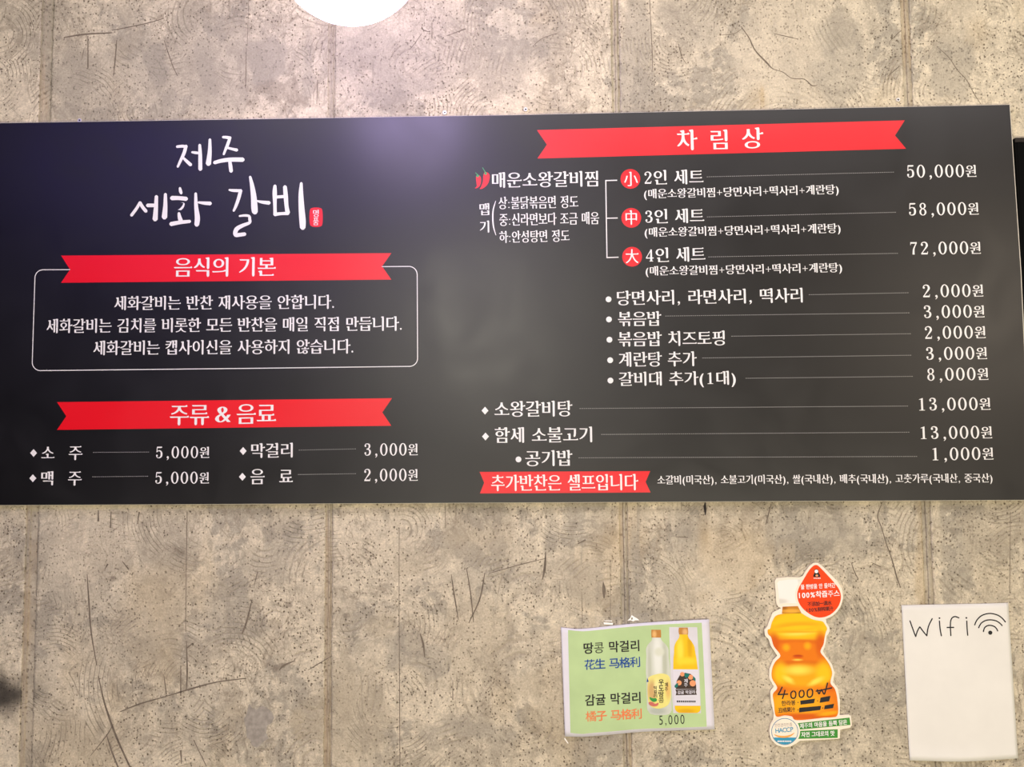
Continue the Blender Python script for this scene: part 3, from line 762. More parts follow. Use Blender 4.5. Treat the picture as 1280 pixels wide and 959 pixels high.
# basics of the food
ribbon([(76.5, 319.6), (489.2, 316.5), (477.6, 333), (489.2, 349.6), (76.3, 353.6), (87.6, 337)])
T('음식의 기본', 217.5, 334.3, 345, 333.4, 24.4)
def corner(cx, cy, r, a0, a1): return [(cx+r*math.cos(math.radians(a0+(a1-a0)*i/8)), cy+r*math.sin(math.radians(a0+(a1-a0)*i/8)), 1.0) for i in range(9)]
frame_px = [(88, 337.2, 1.0)]+corner(54.0, 347.6, 10.3, -90, -180)+corner(50.6, 453.2, 10.2, 180, 90)+[(300, 460.7, 1.0)]+corner(511.8, 447.9, 10.2, 90, 0)+corner(511.2, 343.4, 10.3, 0, -90)+[(477, 333.4, 1.0)]
stroke_decal('frame_line', [stroke(frame_px, curve=False, cap=False)], d1, M_white, board)
T('세화갈비는 반찬 재사용을 안합니다.', 143.2, 379.2, 417.6, 377.4, 17.9)
T('세화갈비는 김치를 비롯한 모든 반찬을 매일 직접 만듭니다.', 58.4, 407.8, 502.2, 404.6, 18.2)
T('세화갈비는 캡사이신을 사용하지 않습니다.', 117, 435.2, 441.6, 433.0, 18.4)
ribbon([(71.3, 502.8), (490, 497.9), (477.9, 515.6), (489.2, 532.3), (71.3, 537.5), (82.9, 520.4)])
multi('lettering', [('주류', 212.3, 519.4, 261.5, 518.8, 25.5), ('&', 269, 518.4, 288.5, 518.1, 19.5), ('음료', 295.8, 517.9, 345.3, 517.0, 24.5)], M_white, board, d2)
def diamond(x, y, a=4.3, b=4.9):
    return decal('diamond_bullet', [[px([(x-a, y), (x, y+b), (x+a, y), (x, y-b)])]], d2, M_white, board)
def bullet(x, y, r=3.6): return decal('round_bullet', [[circle(x, y, r, 20)]], d2, M_white, board)
diamond(42.1, 566.4); multi('lettering', [('소', 51.9, 565.8, 68.3, 565.6, 14.2), ('주', 85.9, 566.6, 103.2, 566.4, 17.8)], M_white, board, d2)
diamond(41.2, 598.0); multi('lettering', [('맥', 51.5, 598.2, 66.7, 598, 17.8), ('주', 85.0, 598.4, 102.4, 598.2, 18)], M_white, board, d2)
diamond(304, 563.9); T('막걸리', 314, 563.6, 366, 562.8, 18.6)
diamond(303.1, 596.2); multi('lettering', [('음', 313, 596, 331, 595.8, 18.8), ('료', 349, 595.2, 366.2, 595, 15.4)], M_white, board, d2)
dots('dotted_leader', 117.5, 565.6, 185.5, 565.2, M_dots, board, d2); dots('dotted_leader', 116.5, 596.2, 184.3, 595.4, M_dots, board, d2)
dots('dotted_leader', 374.4, 562.8, 444, 561.3, M_dots, board, d2); dots('dotted_leader', 373.6, 593.3, 444, 592.3, M_dots, board, d2)
def price(s, xl, yl, xr, yr, h=17.3): return T(s, xl, yl, xr, yr, h, name='price_lettering', price=True)
price('5,000원', 195.2, 566.8, 261.8, 566.4); price('5,000원', 194.3, 598.6, 261.4, 598.3)
price('3,000원', 455.7, 563.4, 522.3, 562.8, 18); price('2,000원', 455.3, 595.2, 522.3, 594.7, 18)
# the table spread
ribbon([(671.2, 162.7), (1130.9, 150.5), (1118.7, 169.4), (1132.6, 186.0), (671.8, 198.2), (683.7, 180.9)])
multi('lettering', [('차', 846.2, 175.6, 871.8, 174.8, 26), ('림', 888.2, 174.6, 909.3, 174.2, 24.5), ('상', 927.6, 173.0, 954.3, 172.2, 26)], M_white, board, d2)
for (dx, tip, top, wd) in ((0, (594.2, 235.4), (597.3, 220.6), 6.3), (1, (600.0, 236.2), (607.2, 217.6), 8.2)):
    m_ = ((tip[0]+top[0])/2+wd*0.40, (tip[1]+top[1])/2+1.2)
    p = stroke_decal('chili', [stroke([(top[0], top[1], wd*0.8), (top[0]+0.9, top[1]+3, wd), (m_[0], m_[1], wd*0.85), (tip[0]+3, tip[1]-2.2, wd*0.45), (tip[0], tip[1], 0.8)])], d2, M_red, board)
    st = (594.4, 216.2) if dx == 0 else (603.2, 209.8)
    stroke_decal('chili_stem', [stroke([(st[0], st[1], 0.9), (top[0]-0.8, top[1]-2.6, 1.2), (top[0]-0.2, top[1]-0.4, 4.0)])], d3, M_green, p)
T('매운소왕갈비찜', 615, 225.5, 747.5, 223.4, 19.8)
multi('lettering', [('맵', 599.4, 261.8, 611.6, 261.4, 14.8), ('기', 599.8, 283.8, 611.5, 283.4, 15.2)], M_white, board, d2)
stroke_decal('bracket_line', [stroke([(619.7, 251.3, .7), (616.6, 262, 1.5), (616.0, 273, 1.7), (617.0, 284, 1.5), (619.9, 294, .7)])], d2, M_white, board)
T('상:불닭볶음면 정도', 623.2, 254.0, 722.9, 252.2, 15.8)
T('중:신라면보다 조금 매움', 624, 275.0, 749, 272.6, 15.8)
T('하:안성탕면 정도', 624, 296.6, 712, 294.6, 15.2)
br = [[(771.2, 225.4), (757.2, 225.9), (757.9, 272.9), (758.7, 322.1), (773, 321.6)], [(757.9, 272.9), (772, 272.6)]]
stroke_decal('bracket_line', [stroke([(757.2, 225.2, 1.3), (757.9, 272.9, 1.3), (758.7, 322.7, 1.3)], curve=False, cap=False), stroke([(757.2, 225.8, 1.3), (771.4, 225.4, 1.3)], curve=False, cap=False),
 stroke([(757.9, 272.9, 1.3), (772.1, 272.6, 1.3)], curve=False, cap=False), stroke([(758.7, 322.1, 1.3), (773.2, 321.6, 1.3)], curve=False, cap=False)], d1, M_white, board)
for (cx, cy, ch, a) in ((788, 223.7, '小', (780, 223.9, 797.2, 223.7, 18)), (789.1, 272.4, '中', (781.9, 272.2, 796.2, 272, 18.4)), (790.1, 321.0, '大', (782, 320.6, 798.3, 320.3, 17.6))):
    c = decal('red_disc', [[circle(cx, cy, 12.3, 40)]], d1, M_red, board)
    text('lettering', ch, *a, M_white, c, d2, 'bookthin')
for (s, xl, yl, xr, yr, h) in (('2인 세트', 805.5, 222.2, 879.3, 221.0, 18.6), ('3인 세트', 806.7, 270.9, 880.2, 269.6, 18.4), ('4인 세트', 807.2, 319.4, 881.7, 317.6, 18.6)):
    T(s, xl, yl, xr, yr, h)
for (xl, yl, xr, yr) in ((805, 243.4, 1048.2, 237.6), (805.8, 291.4, 1050.6, 286.2), (807, 339.8, 1052.4, 335.3)):
    T('(매운소왕갈비찜+당면사리+떡사리+계란탕)', xl, yl, xr, yr, 13.8)
for a in ((884.3, 221.2, 1116.3, 215.3), (884.5, 271.3, 1118.8, 265.5), (886.3, 321.3, 1121.3, 316.8), (1011.9, 368.5, 1134.6, 366.1), (832.5, 395.2, 1135.6, 391.2), (915, 420.4, 1137.4, 417.3), (878.8, 447.6, 1138, 444.2),
          (932.8, 473, 1140, 470.6), (725.3, 510.8, 1133.9, 507.7), (752.5, 543.2, 1135.6, 540.4), (724, 572.4, 1145.3, 570.7)):
    dots('dotted_leader', *a, M_dots, board, d2)
for a in (('50,000원', 1133.7, 215.6, 1220.3, 214.6), ('58,000원', 1136, 263.0, 1223.2, 261.8), ('72,000원', 1138, 311.8, 1225.9, 310.8), ('2,000원', 1153.4, 365.2, 1229, 364.2), ('3,000원', 1154.9, 391.2, 1230.5, 390.2), ('2,000원', 1156, 417.2, 1231.9, 416.2),
          ('3,000원', 1157.8, 443.4, 1233.7, 442.4), ('8,000원', 1159, 469.4, 1235.3, 468.4), ('13,000원', 1148.8, 506.8, 1238, 505.8), ('13,000원', 1150.9, 542.4, 1240, 541.4), ('1,000원', 1165.5, 569.0, 1241.6, 568.0)):
    price(*a, 18.6)
for (x, y) in ((760.7, 374.3), (761.2, 399.4), (761.8, 424.8), (762.7, 450.4), (763, 475.8), (648.1, 574.4)): bullet(x, y)
T('당면사리, 라면사리, 떡사리', 771.2, 373.4, 1003.2, 369.6, 19.6)
T('볶음밥', 772.3, 398.9, 826.7, 398.3, 18.6)
T('볶음밥 치즈토핑', 772.3, 424.2, 905.9, 422.6, 18.8)
T('계란탕 추가', 773.6, 449.6, 870.9, 448.6, 18.8)
T('갈비대 추가(1대)', 773.6, 475.2, 919.6, 473.6, 20.2)
diamond(606.3, 513.4); T('소왕갈비탕', 617.9, 511.6, 715.6, 510.8, 20)
diamond(606.9, 545.8); T('함세 소불고기', 618.3, 544.2, 740.1, 543.2, 19.8)
T('공기밥', 656.4, 573.2, 715.6, 572.6, 20)
ribbon([(599.5, 590.0), (812.7, 589.0), (807.0, 602.6), (813.2, 615.7), (599.9, 617.0), (605.2, 603.5)])
T('추가반찬은 셀프입니다', 613.8, 604.0, 797.9, 602.8, 20.6)
T('소갈비(미국산), 소불고기(미국산), 쌀(국내산), 배추(국내산), 고춧가루(국내산, 중국산)', 821.6, 600.9, 1240.4, 598.4, 13.2)

# ------------------------------------------------------------------ wall screws above the board
M_steel = plain('bright_steel', (0.75, 0.73, 0.70), 0.3); M_steel.node_tree.nodes['Principled BSDF'].inputs['Metallic'].default_value = 0.6
M_hole = plain('screw_recess', (0.03, 0.03, 0.03), 0.6)
PLANE[0] = 0.0
for (sx_, sy_, lb) in ((100, 151.0, 'small steel screw above the left end of the menu board'), (556, 141.3, 'small steel screw above the board, just right of the glowing globe lamp'),
                      (657, 137.2, 'small steel screw above the left tip of the top red ribbon'), (1122.3, 125.2, 'small steel screw above the right tip of the top red ribbon')):
    x, z = W(sx_, sy_)
    r = empty('wall_screw', (x, 0, z)); tag(r, lb, 'screw', 'screws along the top edge of the board')
    bm = bmesh.new(); seg = 20; prof = [(2.7*K, 0.0), (2.7*K, 0.0025), (2.2*K, 0.0036), (1.3*K, 0.0036), (1.2*K, 0.0018)]
    rings = [[bm.verts.new((rr*math.cos(2*math.pi*k/seg), -dd, rr*math.sin(2*math.pi*k/seg))) for k in range(seg)] for rr, dd in prof]
    for a, b in zip(rings, rings[1:]):
        for k in range(seg): bm.faces.new((a[k], a[(k+1) % seg], b[(k+1) % seg], b[k]))
    me = bpy.data.meshes.new('washer'); bm.to_mesh(me); bm.free()
    o = link('washer', me, M_steel); o.parent = r
    bm = bmesh.new(); bmesh.ops.create_cone(bm, cap_ends=True, segments=16, radius1=1.25*K, radius2=1.0*K, depth=0.002, matrix=Matrix.Translation((0, -0.0012, 0)) @ Matrix.Rotation(math.pi/2, 4, 'X'))
    me = bpy.data.meshes.new('screw_head'); bm.to_mesh(me); bm.free()
    o = link('screw_head', me, M_hole); o.parent = r

# ------------------------------------------------------------------ black screen beyond the board
PLANE[0] = 0.014
M_tv = plain('black_plastic', (0.001, 0.001, 0.001), 0.7, 0.08)
M_tvf = plain('dark_bezel', (0.012, 0.008, 0.005), 0.5)
a0, a1 = W(1268.6, 172.5), W(1281.4, 392.0)
ax = Vector((a1[0]-a0[0], a1[1]-a0[1])).normalized(); ay = Vector((-ax.y, ax.x))
def tvp(u, v): return (a0[0]+ay.x*u+ax.x*v, a0[1]+ay.y*u+ax.y*v)
ctr = tvp(0.5, 0.29)
tv = empty('television', (ctr[0], 0, ctr[1])); tag(tv, 'black flat screen mounted on the wall past the right end of the menu board', 'screen')
slab('screen_housing', [tvp(0, 0), tvp(0, .58), tvp(1, .58), tvp(1, 0)], 0.001, 0.0125, M_tv, tv)
slab('screen_bezel', [tvp(0, 0), tvp(0, .009), tvp(1, .009), tvp(1, 0)], 0.0125, 0.0145, M_tvf, tv)
slab('screen_glass', [tvp(0.004, .010), tvp(0.004, .57), tvp(.996, .57), tvp(.996, .010)], 0.0125, 0.0135, M_tv, tv)

# ------------------------------------------------------------------ globe pendant
PLANE[0] = 0.45
gx, gz = W(436.0, -68.0); GR = 103.5*(DIST-0.45)/F*0.965
mg, ntg, bg = new_mat('opal_glass_lit')
bg.inputs['Base Color'].default_value = (0.9, 0.9, 0.92, 1); bg.inputs['Roughness'].default_value = 0.25
bg.inputs['Emission Color'].default_value = (*GLOBE_COLOR, 1); bg.inputs['Emission Strength'].default_value = GLOBE_STRENGTH
lamp = empty('pendant_lamp', (gx, -0.45, gz)); tag(lamp, 'glowing round white globe lamp hanging in front of the wall above the board', 'lamp')
bm = bmesh.new(); bmesh.ops.create_uvsphere(bm, u_segments=64, v_segments=32, radius=GR); me = bpy.data.meshes.new('globe'); bm.to_mesh(me); bm.free()
o = link('globe', me, mg, None, True); o.parent = lamp
M_brass = plain('dark_metal', (0.05, 0.045, 0.04), 0.35)
def lathe(name, prof, mat, parent, seg=32):
    bm = bmesh.new(); rings = [[bm.verts.new((r*math.cos(2*math.pi*k/seg), r*math.sin(2*math.pi*k/seg), z)) for k in range(seg)] for r, z in prof]
    for a, b in zip(rings, rings[1:]):
        for k in range(seg): bm.faces.new((a[k], a[(k+1) % seg], b[(k+1) % seg], b[k]))
    bmesh.ops.recalc_face_normals(bm, faces=bm.faces[:])
    me = bpy.data.meshes.new(name); bm.to_mesh(me); bm.free(); o = link(name, me, mat, None, True); o.parent = parent; return o
top = ZC-gz
lathe('lamp_holder', [(0.002, GR+0.05), (0.03, GR+0.045), (0.034, GR+0.0), (0.05, GR-0.012), (0.05, GR-0.02)], M_brass, lamp)
lathe('cord', [(0.0035, GR+0.04), (0.0035, top-0.02)], M_brass, lamp, 12)
lathe('ceiling_rose', [(0.002, top), (0.055, top), (0.055, top-0.02), (0.004, top-0.028)], M_brass, lamp)

# ------------------------------------------------------------------ green drinks leaflet in a clear sleeve
PLANE[0] = 0.0045
def wavy(base, amp, x0, x1, ph=0.0):
    return lambda x, z: base+amp*math.sin((x-x0)/(x1-x0)*math.pi*1.9+ph)
def sheet(name, top, bottom, nx, nz, dep, mat, parent, thick=0.0):
    """paper between two pixel polylines, gridded so that it can bend"""
    def at(pl, t):
        f = t*(len(pl)-1); i = min(int(f), len(pl)-2); f -= i
        return (pl[i][0]*(1-f)+pl[i+1][0]*f, pl[i][1]*(1-f)+pl[i+1][1]*f)
    top, bottom = smooth_open(top, 8), smooth_open(bottom, 8)
    V, Fc = [], []
    for j in range(nz+1):
        for i in range(nx+1):
            a, b = at(top, i/nx), at(bottom, i/nx); t = j/nz
            x, z = W(a[0]*(1-t)+b[0]*t, a[1]*(1-t)+b[1]*t)
            V.append((x, -dep(x, z), z))
    for j in range(nz):
        for i in range(nx):
            k = j*(nx+1)+i; Fc.append((k, k+nx+1, k+nx+2, k+1))
    o = link(name, mesh_of(V, Fc), mat, parent, True)
    if thick:
        m = o.modifiers.new('thickness', 'SOLIDIFY'); m.thickness = thick; m.offset = -1
    return o
lx0, lx1 = W(701, 850)[0], W(893, 850)[0]
LD = wavy(0.0042, 0.0024, lx0, lx1, 2.4)
up = lambda k: (lambda x, z: LD(x, z)+0.00025*k)
M_paper = plain('white_paper', (0.72, 0.71, 0.76), 0.62, 0.2, 0.02)
M_lgreen = plain('pale_green_print', s2l((182, 208, 150)), 0.62, 0.2, 0.06, 14)
M_ink = plain('black_ink', (0.02, 0.02, 0.02), 0.62, 0.2)
M_blue = plain('blue_ink', (0.01, 0.075, 0.30), 0.62, 0.2)
M_orange = plain('orange_ink', (0.80, 0.22, 0.08), 0.62, 0.2)
c0 = W(797, 848)
leaf = empty('drinks_leaflet', (c0[0], 0, c0[1])); tag(leaf, 'pale green leaflet picturing two rice-wine bottles priced 5,000, taped under the board', 'leaflet')
sheet('paper_sheet', [(701.2, 784.2), (720, 786.3), (739, 785.4), (770, 782.2), (800, 779.3), (838, 776.6), (886.2, 774.2)],
      [(706.2, 920.6), (725, 921.4), (740, 920.8), (770, 918.4), (800, 915.6), (840, 913.4), (893.2, 911.6)], 36, 20, LD, M_paper, leaf, 0.0006)
sheet('green_print', [(710.0, 787.6), (726, 789.2), (740, 788.6), (770, 785.6), (800, 782.9), (838, 780.2), (876.9, 778.4)],
      [(713.0, 916.2), (727, 917.6), (740, 916.6), (770, 914.4), (800, 911.8), (840, 910.0), (883.2, 908.2)], 36, 20, up(1), M_lgreen, leaf)
def lt(s, xl, yl, xr, yr, h, mat, style='sans', k=3, parent=leaf):
    return decal('lettering', fit(typeset(s, style), xl, yl, xr, yr, h), up(k), mat, parent)
lt('땅콩 막걸리', 729.5, 810.9, 799.2, 807.2, 14.2, M_ink); lt('花生 马格利', 730.5, 831.3, 800.2, 827.4, 13.2, M_blue)
lt('감귤 막걸리', 731.2, 875.8, 800.8, 872.2, 14.2, M_ink); lt('橘子 马格利', 732, 896.0, 802.2, 892.2, 13.2, M_orange)
lt('5,000', 824, 901.4, 855.4, 899.8, 13.4, M_ink, 'light')
def ld(name, pts, mat, k, parent=leaf, sm=False, n=0):
    p = smooth_closed(pts, 4) if sm else pts
    return decal(name, [[px(p)]], up(k), mat, parent)
def band(name, rows, mat, k, parent=leaf):
    """bottle picture as stacked strips following the bend of the paper"""
    V, Fc = [], []
    rows = smooth_open(rows, 3)
    for (y, xa, xb) in rows:
        for t in (0, .25, .5, .75, 1):
            x, z = W(xa*(1-t)+xb*t, y); V.append((x, -up(k)(x, z), z))
    for r in range(len(rows)-1):
        for i in range(4): a = r*5+i; Fc.append((a, a+5, a+6, a+1))
    return link(name, mesh_of(V, Fc), mat, parent)
M_clear = blob_print('rice_wine_print', (205, 210, 195), [(822, 822, 5, 30, 0, (228, 232, 222), .6), (831, 830, 2.5, 26, 0, (188, 194, 172), .6), (812, 835, 2, 24, 0, (190, 196, 176), .6), (824, 815, 6, 5, 0, (216, 220, 200), .5), (822, 889, 10, 4, 0, (178, 186, 172), .6)])
M_gold = blob_print('gold_cap_print', (190, 132, 62), [(818, 793, 2.4, 4, 0, (226, 180, 112), .6), (856, 790, 3, 4, 0, (224, 178, 116), .6)])
M_yel = blob_print('yellow_drink_print', (238, 196, 24), [(850, 812, 4, 14, 0, (250, 222, 70), .7), (862, 806, 3, 16, 0, (222, 170, 10), .7), (858, 826, 12, 4, 0, (248, 214, 50), .7), (858, 889, 10, 3, 0, (222, 170, 20), .6)])
M_lab1 = blob_print('cream_label_print', (232, 224, 130), [(815, 864, 5, 12, 0, (206, 170, 110), .5), (835, 862, 3, 10, 0, (226, 190, 110), .6), (822, 860, 4, 10, 0, (242, 234, 160), .6)])
M_lgrey = plain('pale_grey_print', (0.66, 0.65, 0.68), 0.62)
M_brown = plain('dark_brown_print', (0.045, 0.025, 0.015), 0.62)
M_teal = plain('teal_print', (0.0, 0.16, 0.13), 0.62)
M_peach = plain('peach_print', (0.85, 0.33, 0.14), 0.62)
M_pink = plain('pink_print', (0.62, 0.16, 0.12), 0.62)
M_leafg = plain('leaf_green_print', (0.03, 0.30, 0.05), 0.62)
band('picture_ground', [(783.9, 836.4, 871.2), (820, 837.4, 873.0), (860, 839.2, 874.8), (891.5, 841.5, 876.0)], M_lgrey, 2)
b1 = band('bottle_picture', [(797.2, 815.4, 825.4), (801, 814.6, 827.4), (806, 810, 832.4), (812, 807.6, 835.6), (820, 808, 835.8), (828, 807.6, 836.6), (842, 807.4, 838.4), (848, 808.0, 838.4), (884, 808.8, 839.6), (889, 810.4, 838.8), (892.6, 813, 836.4), (894, 819, 830)], M_clear, 3)
band('bottle_cap', [(787.4, 814.2, 826.0), (792, 814.1, 826.3), (797.2, 814.3, 826.2)], M_gold, 4, b1)
o = ld('bottle_label', [(812, 846), (826, 842), (836, 845), (838.2, 856), (838.4, 872), (834, 882), (822, 886), (811.6, 881), (809.4, 866), (809.8, 853)], M_lab1, 5, b1, True)
def vert(s, x, y0, y1, wd, mat, k, parent):
    n = len(s); g = []
    for i, ch in enumerate(s):
        yc = y0+(y1-y0)*(i+.5)/n; g += fit(typeset(ch, 'sans'), x-wd/2, yc, x+wd/2, yc-0.3, (y1-y0)/n*0.92)
    return decal('label_lettering', g, up(k), mat, parent)
vert('우도땅콩', 826.4, 849, 879, 6.6, M_ink, 7, b1); vert('제주', 832.8, 853, 864.5, 4.0, M_brown, 7, b1); vert('막걸리', 819.2, 857.5, 872.6, 4.2, M_brown, 7, b1)
ld('label_leaf', [(812, 871.5), (816, 873), (820, 872.8), (821, 876), (817, 877.6), (813, 875)], M_leafg, 7, b1, True)
ld('label_fruit', [(811, 878), (815, 877.6), (819, 879.8), (823, 878.4), (822, 882), (817, 883.2), (812, 881.4)], M_pink, 7, b1, True)
ld('label_emblem', [(809.2, 847.6), (811, 852.4), (808.4, 852.8)], M_blue, 7, b1)
b2 = band('bottle_picture', [(792.4, 849.2, 859.4), (797, 848.6, 860.4), (802, 845.2, 864.4), (808, 842.8, 867.6), (816, 842.4, 869), (824, 841.6, 870.4), (836.6, 841.4, 872)], M_yel, 4)
band('bottle_cap', [(784.4, 848.4, 859.4), (789, 848.0, 860), (793, 848.6, 859.8)], M_gold, 5, b2)
band('bottle_base', [(881.6, 843.4, 875.2), (886, 843.6, 875.4), (889.4, 845.6, 873.8), (891, 849, 871)], M_yel, 4, b2)
band('bottle_label', [(836.6, 841.2, 872.8), (860, 841.8, 874.0), (882, 842.8, 875.2)], M_paper, 5, b2)
ld('label_arch', [(844.6, 861.4), (845.6, 851), (849.4, 844), (856, 840.8), (863, 842.2), (868.2, 848), (869.8, 856), (870, 861)], M_brown, 6, b2, False)
ld('label_ribbon', [(844, 862), (870.4, 861.2), (869.6, 864.8), (870.8, 868.2), (844.4, 869), (845.4, 865.4)], M_brown, 6, b2)
for (x, y, r) in ((852.6, 842.6, 2.8), (863, 846.2, 3.2), (848.6, 853.4, 3.2), (865.6, 853.8, 3.9)):
    decal('label_orange', [[circle(x, y, r, 14)]], up(8), M_peach, b2)
for p in ([(855, 842.4), (860, 841.6), (861, 845), (857, 847)], [(843.0, 857), (847, 853.4), (847, 858), (844, 859.6)], [(866, 845), (869, 848), (868.4, 851), (866, 848.4)]):
    ld('label_leaf', p, M_teal, 9, b2, True)
vert('제주', 857, 848.2, 858.8, 4.6, M_paper, 8, b2)
decal('label_lettering', fit(typeset('감귤 막걸리', 'sans'), 846.6, 865.4, 868.2, 864.6, 4.4), up(8), M_paper, b2)
decal('label_lettering', [[px([(845.5+i*2.1, 871.8), (846.9+i*2.1, 871.7), (846.9+i*2.1, 872.6), (845.5+i*2.1, 872.7)])] for i in range(11)], up(7), M_lgrey, b2)
decal('label_lettering', [[px([(845.8+i*2.4, 875.6), (847.5+i*2.4, 875.5), (847.5+i*2.4, 877.6), (845.8+i*2.4, 877.7)])] for i in range(10)], up(7), M_ink, b2)
mt, ntt, bt = new_mat('clear_tape'); bt.inputs['Base Color'].default_value = (0.95, 0.95, 0.95, 1); bt.inputs['Roughness'].default_value = 0.12; bt.inputs['Alpha'].default_value = 0.05
M_glint = plain('creased_tape', (0.85, 0.83, 0.78), 0.2, 0.8)
TP = lambda x, z: 0.0012
PLANE[0] = 0.001
decal('tape', [[px([(744, 770), (761, 772.4), (812, 766), (812, 790), (744, 793)])]], 0.0009, mt, leaf)
decal('tape_crease', [[px([(754.8, 775.6), (764.8, 775.8), (765.2, 777.0), (756, 776.6)])]], 0.0012, M_glint, leaf)
decal('tape_crease', [[px([(754.4, 778.0), (766.3, 778.8), (766, 781.2), (755, 780.6)])]], 0.0012, M_glint, leaf)
decal('tape_crease', [[px([(784.2, 776.0), (788.2, 772.0), (789.5, 769.0), (792.5, 771.0), (796.5, 773.2), (799.2, 775.6), (794, 775.6), (791.6, 777), (788.6, 775.6)]), px([(789.5, 771.6), (788.6, 774.4), (790.4, 775.0), (791.2, 772.6)])]], 0.0012, M_glint, leaf)
decal('tape_crease', [[px([(705.8, 922.2), (710.6, 929.2), (709.8, 929.8), (705.2, 923.6)])]], 0.0012, M_glint, leaf)

# ------------------------------------------------------------------ die-cut juice bottle sign
PLANE[0] = 0.006
CP = W(1003, 830)
cut = empty('juice_sign', (CP[0], 0, CP[1])); tag(cut, 'die-cut sign shaped like an orange juice bottle with red drop tag and handwritten 4000 won', 'sign')
M_card = plain('cream_card', s2l((238, 226, 205)), 0.4, 0.4, 0.02)
body = [(968.6, 727), (970.8, 723.0), (984, 721.5), (1000, 721.8), (1004, 720.2), (1011, 708.6), (1017, 703.8), (1022.4, 703.8), (1030, 709.6), (1046.6, 726.4), (1052.6, 736), (1054, 746), (1051.2, 757), (1045, 765.6), (1037, 771.6), (1032.4, 773.2),
 (1033.4, 779), (1037.2, 785), (1036.8, 791.4), (1033.6, 795), (1032.6, 803), (1029, 814.6), (1032, 820), (1039.4, 829.5), (1043.6, 841), (1041.4, 853), (1047.4, 860.6), (1050.2, 875), (1049.8, 894.4), (1061.4, 893.6), (1063.6, 896), (1065.0, 906.6), (1063.2, 909.8), (1050.4, 912.6), (1050, 921.8), (1048, 924), (1000, 926.4), (996, 929.4), (989, 933.4), (980.9, 934.6), (971, 931.8), (963.6, 924.6), (961.4, 914), (963, 905.6), (966.6, 899.6),
 (967.4, 893), (963.6, 876), (963, 864.4), (967.4, 858.6), (961.6, 848), (962.0, 836), (966.4, 825.4), (971.8, 820), (963.8, 808), (960.6, 799), (956.6, 795), (955.6, 787.6), (959.4, 783.2), (961.6, 776.6), (966, 766), (976.6, 760.4), (973, 758.8), (970.8, 755), (969.6, 740)]
slab('card_backing', px(body), 0.001, 0.005, M_card, cut)
CD = 0.005
def cdl(name, pts, k, mat, parent=cut, sm=True):
    return decal(name, [[px(smooth_closed(pts, 4) if sm else pts)]], CD+0.0002*k, mat, parent)
M_cap = blob_print('white_cap_print', (238, 236, 226), [(975, 752, 9, 3, 0, (214, 210, 196), .6), (1002, 730, 3, 16, -20, (222, 220, 208), .5), (972.4, 748, .7, 9, 0, (150, 145, 135), .4)])
cdl('cap_print', [(971.6, 729), (974, 726.2), (986, 724.6), (1001.4, 724.4), (998.4, 734), (996, 744), (996.6, 754.4), (985, 754), (974.6, 755.2), (973.2, 742)], 1, M_cap, sm=False)
M_neck = blob_print('amber_neck_print', (196, 128, 36), [(990, 764, 10, 2.4, 0, (230, 170, 60), .6), (980, 760, 4, 2, 0, (160, 96, 24), .6)])
cdl('neck_print', [(978.4, 758.6), (997.4, 757.8), (1002, 766.8), (977.4, 767.4)], 1, M_neck, sm=False)
Y1, Y2, Y3, O1, O2, O3 = (242, 196, 16), (238, 170, 10), (248, 220, 80), (230, 122, 4), (214, 94, 4), (190, 66, 4)
M_bottle = blob_print('orange_bottle_print', O1, [
 (1000, 782, 40, 18, 0, Y1, .3), (996, 783, 28, 5, -3, Y2, .5), (997, 785, 22, 2.6, -3, Y1, .5), (998, 792, 15, 2.4, -3, Y3, .8), (994, 790, 30, 1.2, 0, Y2, .8),
 (996, 803, 30, 3, 0, O2, .7), (996, 812, 30, 10, 0, O1, .35), (968, 806, 6, 12, 0, O2, .6), (1026, 806, 6, 14, 0, O2, .6), (983, 809.6, 4.0, 4.0, 0, Y2, .7), (1009.6, 807.6, 4.0, 4.0, 0, Y2, .7), (997.6, 821, 6.0, 2.2, 0, O2, .4), (997.6, 820, 5, 1.2, 0, O3, .6), (997, 825.4, 5, 1.2, 0, Y3, .8),
 (998, 829.6, 26, 3.2, 0, O2, .7), (1003, 845, 33, 14, 0, Y2, .4), (976, 842, 8, 12, 0, Y1, .6), (1030, 842, 9, 13, 0, Y1, .6), (998, 838, 14, 5, 0, Y3, .8), (986, 850, 7, 3, 30, Y3, .7), (1020, 852, 9, 3, -25, Y3, .7), (1002, 852, 9, 3, 0, Y2, .7),
 (972, 864, 8, 5, 0, O2, .8), (1040, 858, 6, 5, 0, O2, .8), (975, 880, 10, 11, 0, Y2, .7), (1006, 880, 26, 14, 0, (246, 172, 20), .6), (1006, 896, 30, 3.6, 0, O2, .6), (1036, 892, 12, 2.2, -8, Y2, .7)])
bp_ = [(980, 767.4), (990, 767), (1001, 766.6), (1008, 770.4), (1017, 774.8), (1028, 777), (1031.4, 781), (1034, 786), (1032.4, 790.6), (1030.6, 799), (1029.4, 806), (1025.6, 815), (1031.6, 823), (1037.4, 832), (1040.4, 842), (1038.2, 854), (1044, 862), (1047, 876), (1046.6, 895), (1030, 897.4), (996.4, 900.6), (990, 896), (981, 894.6), (970, 895.6), (967.6, 880), (966.2, 868), (971.6, 860), (965, 848), (965.4, 836), (969.6, 827), (975.6, 819.6), (967.4, 808), (964, 797), (960.2, 793), (959.8, 787.4), (962.8, 786), (965, 778), (970, 770)]
bt_ = cdl('bottle_print', bp_, 1, M_bottle)
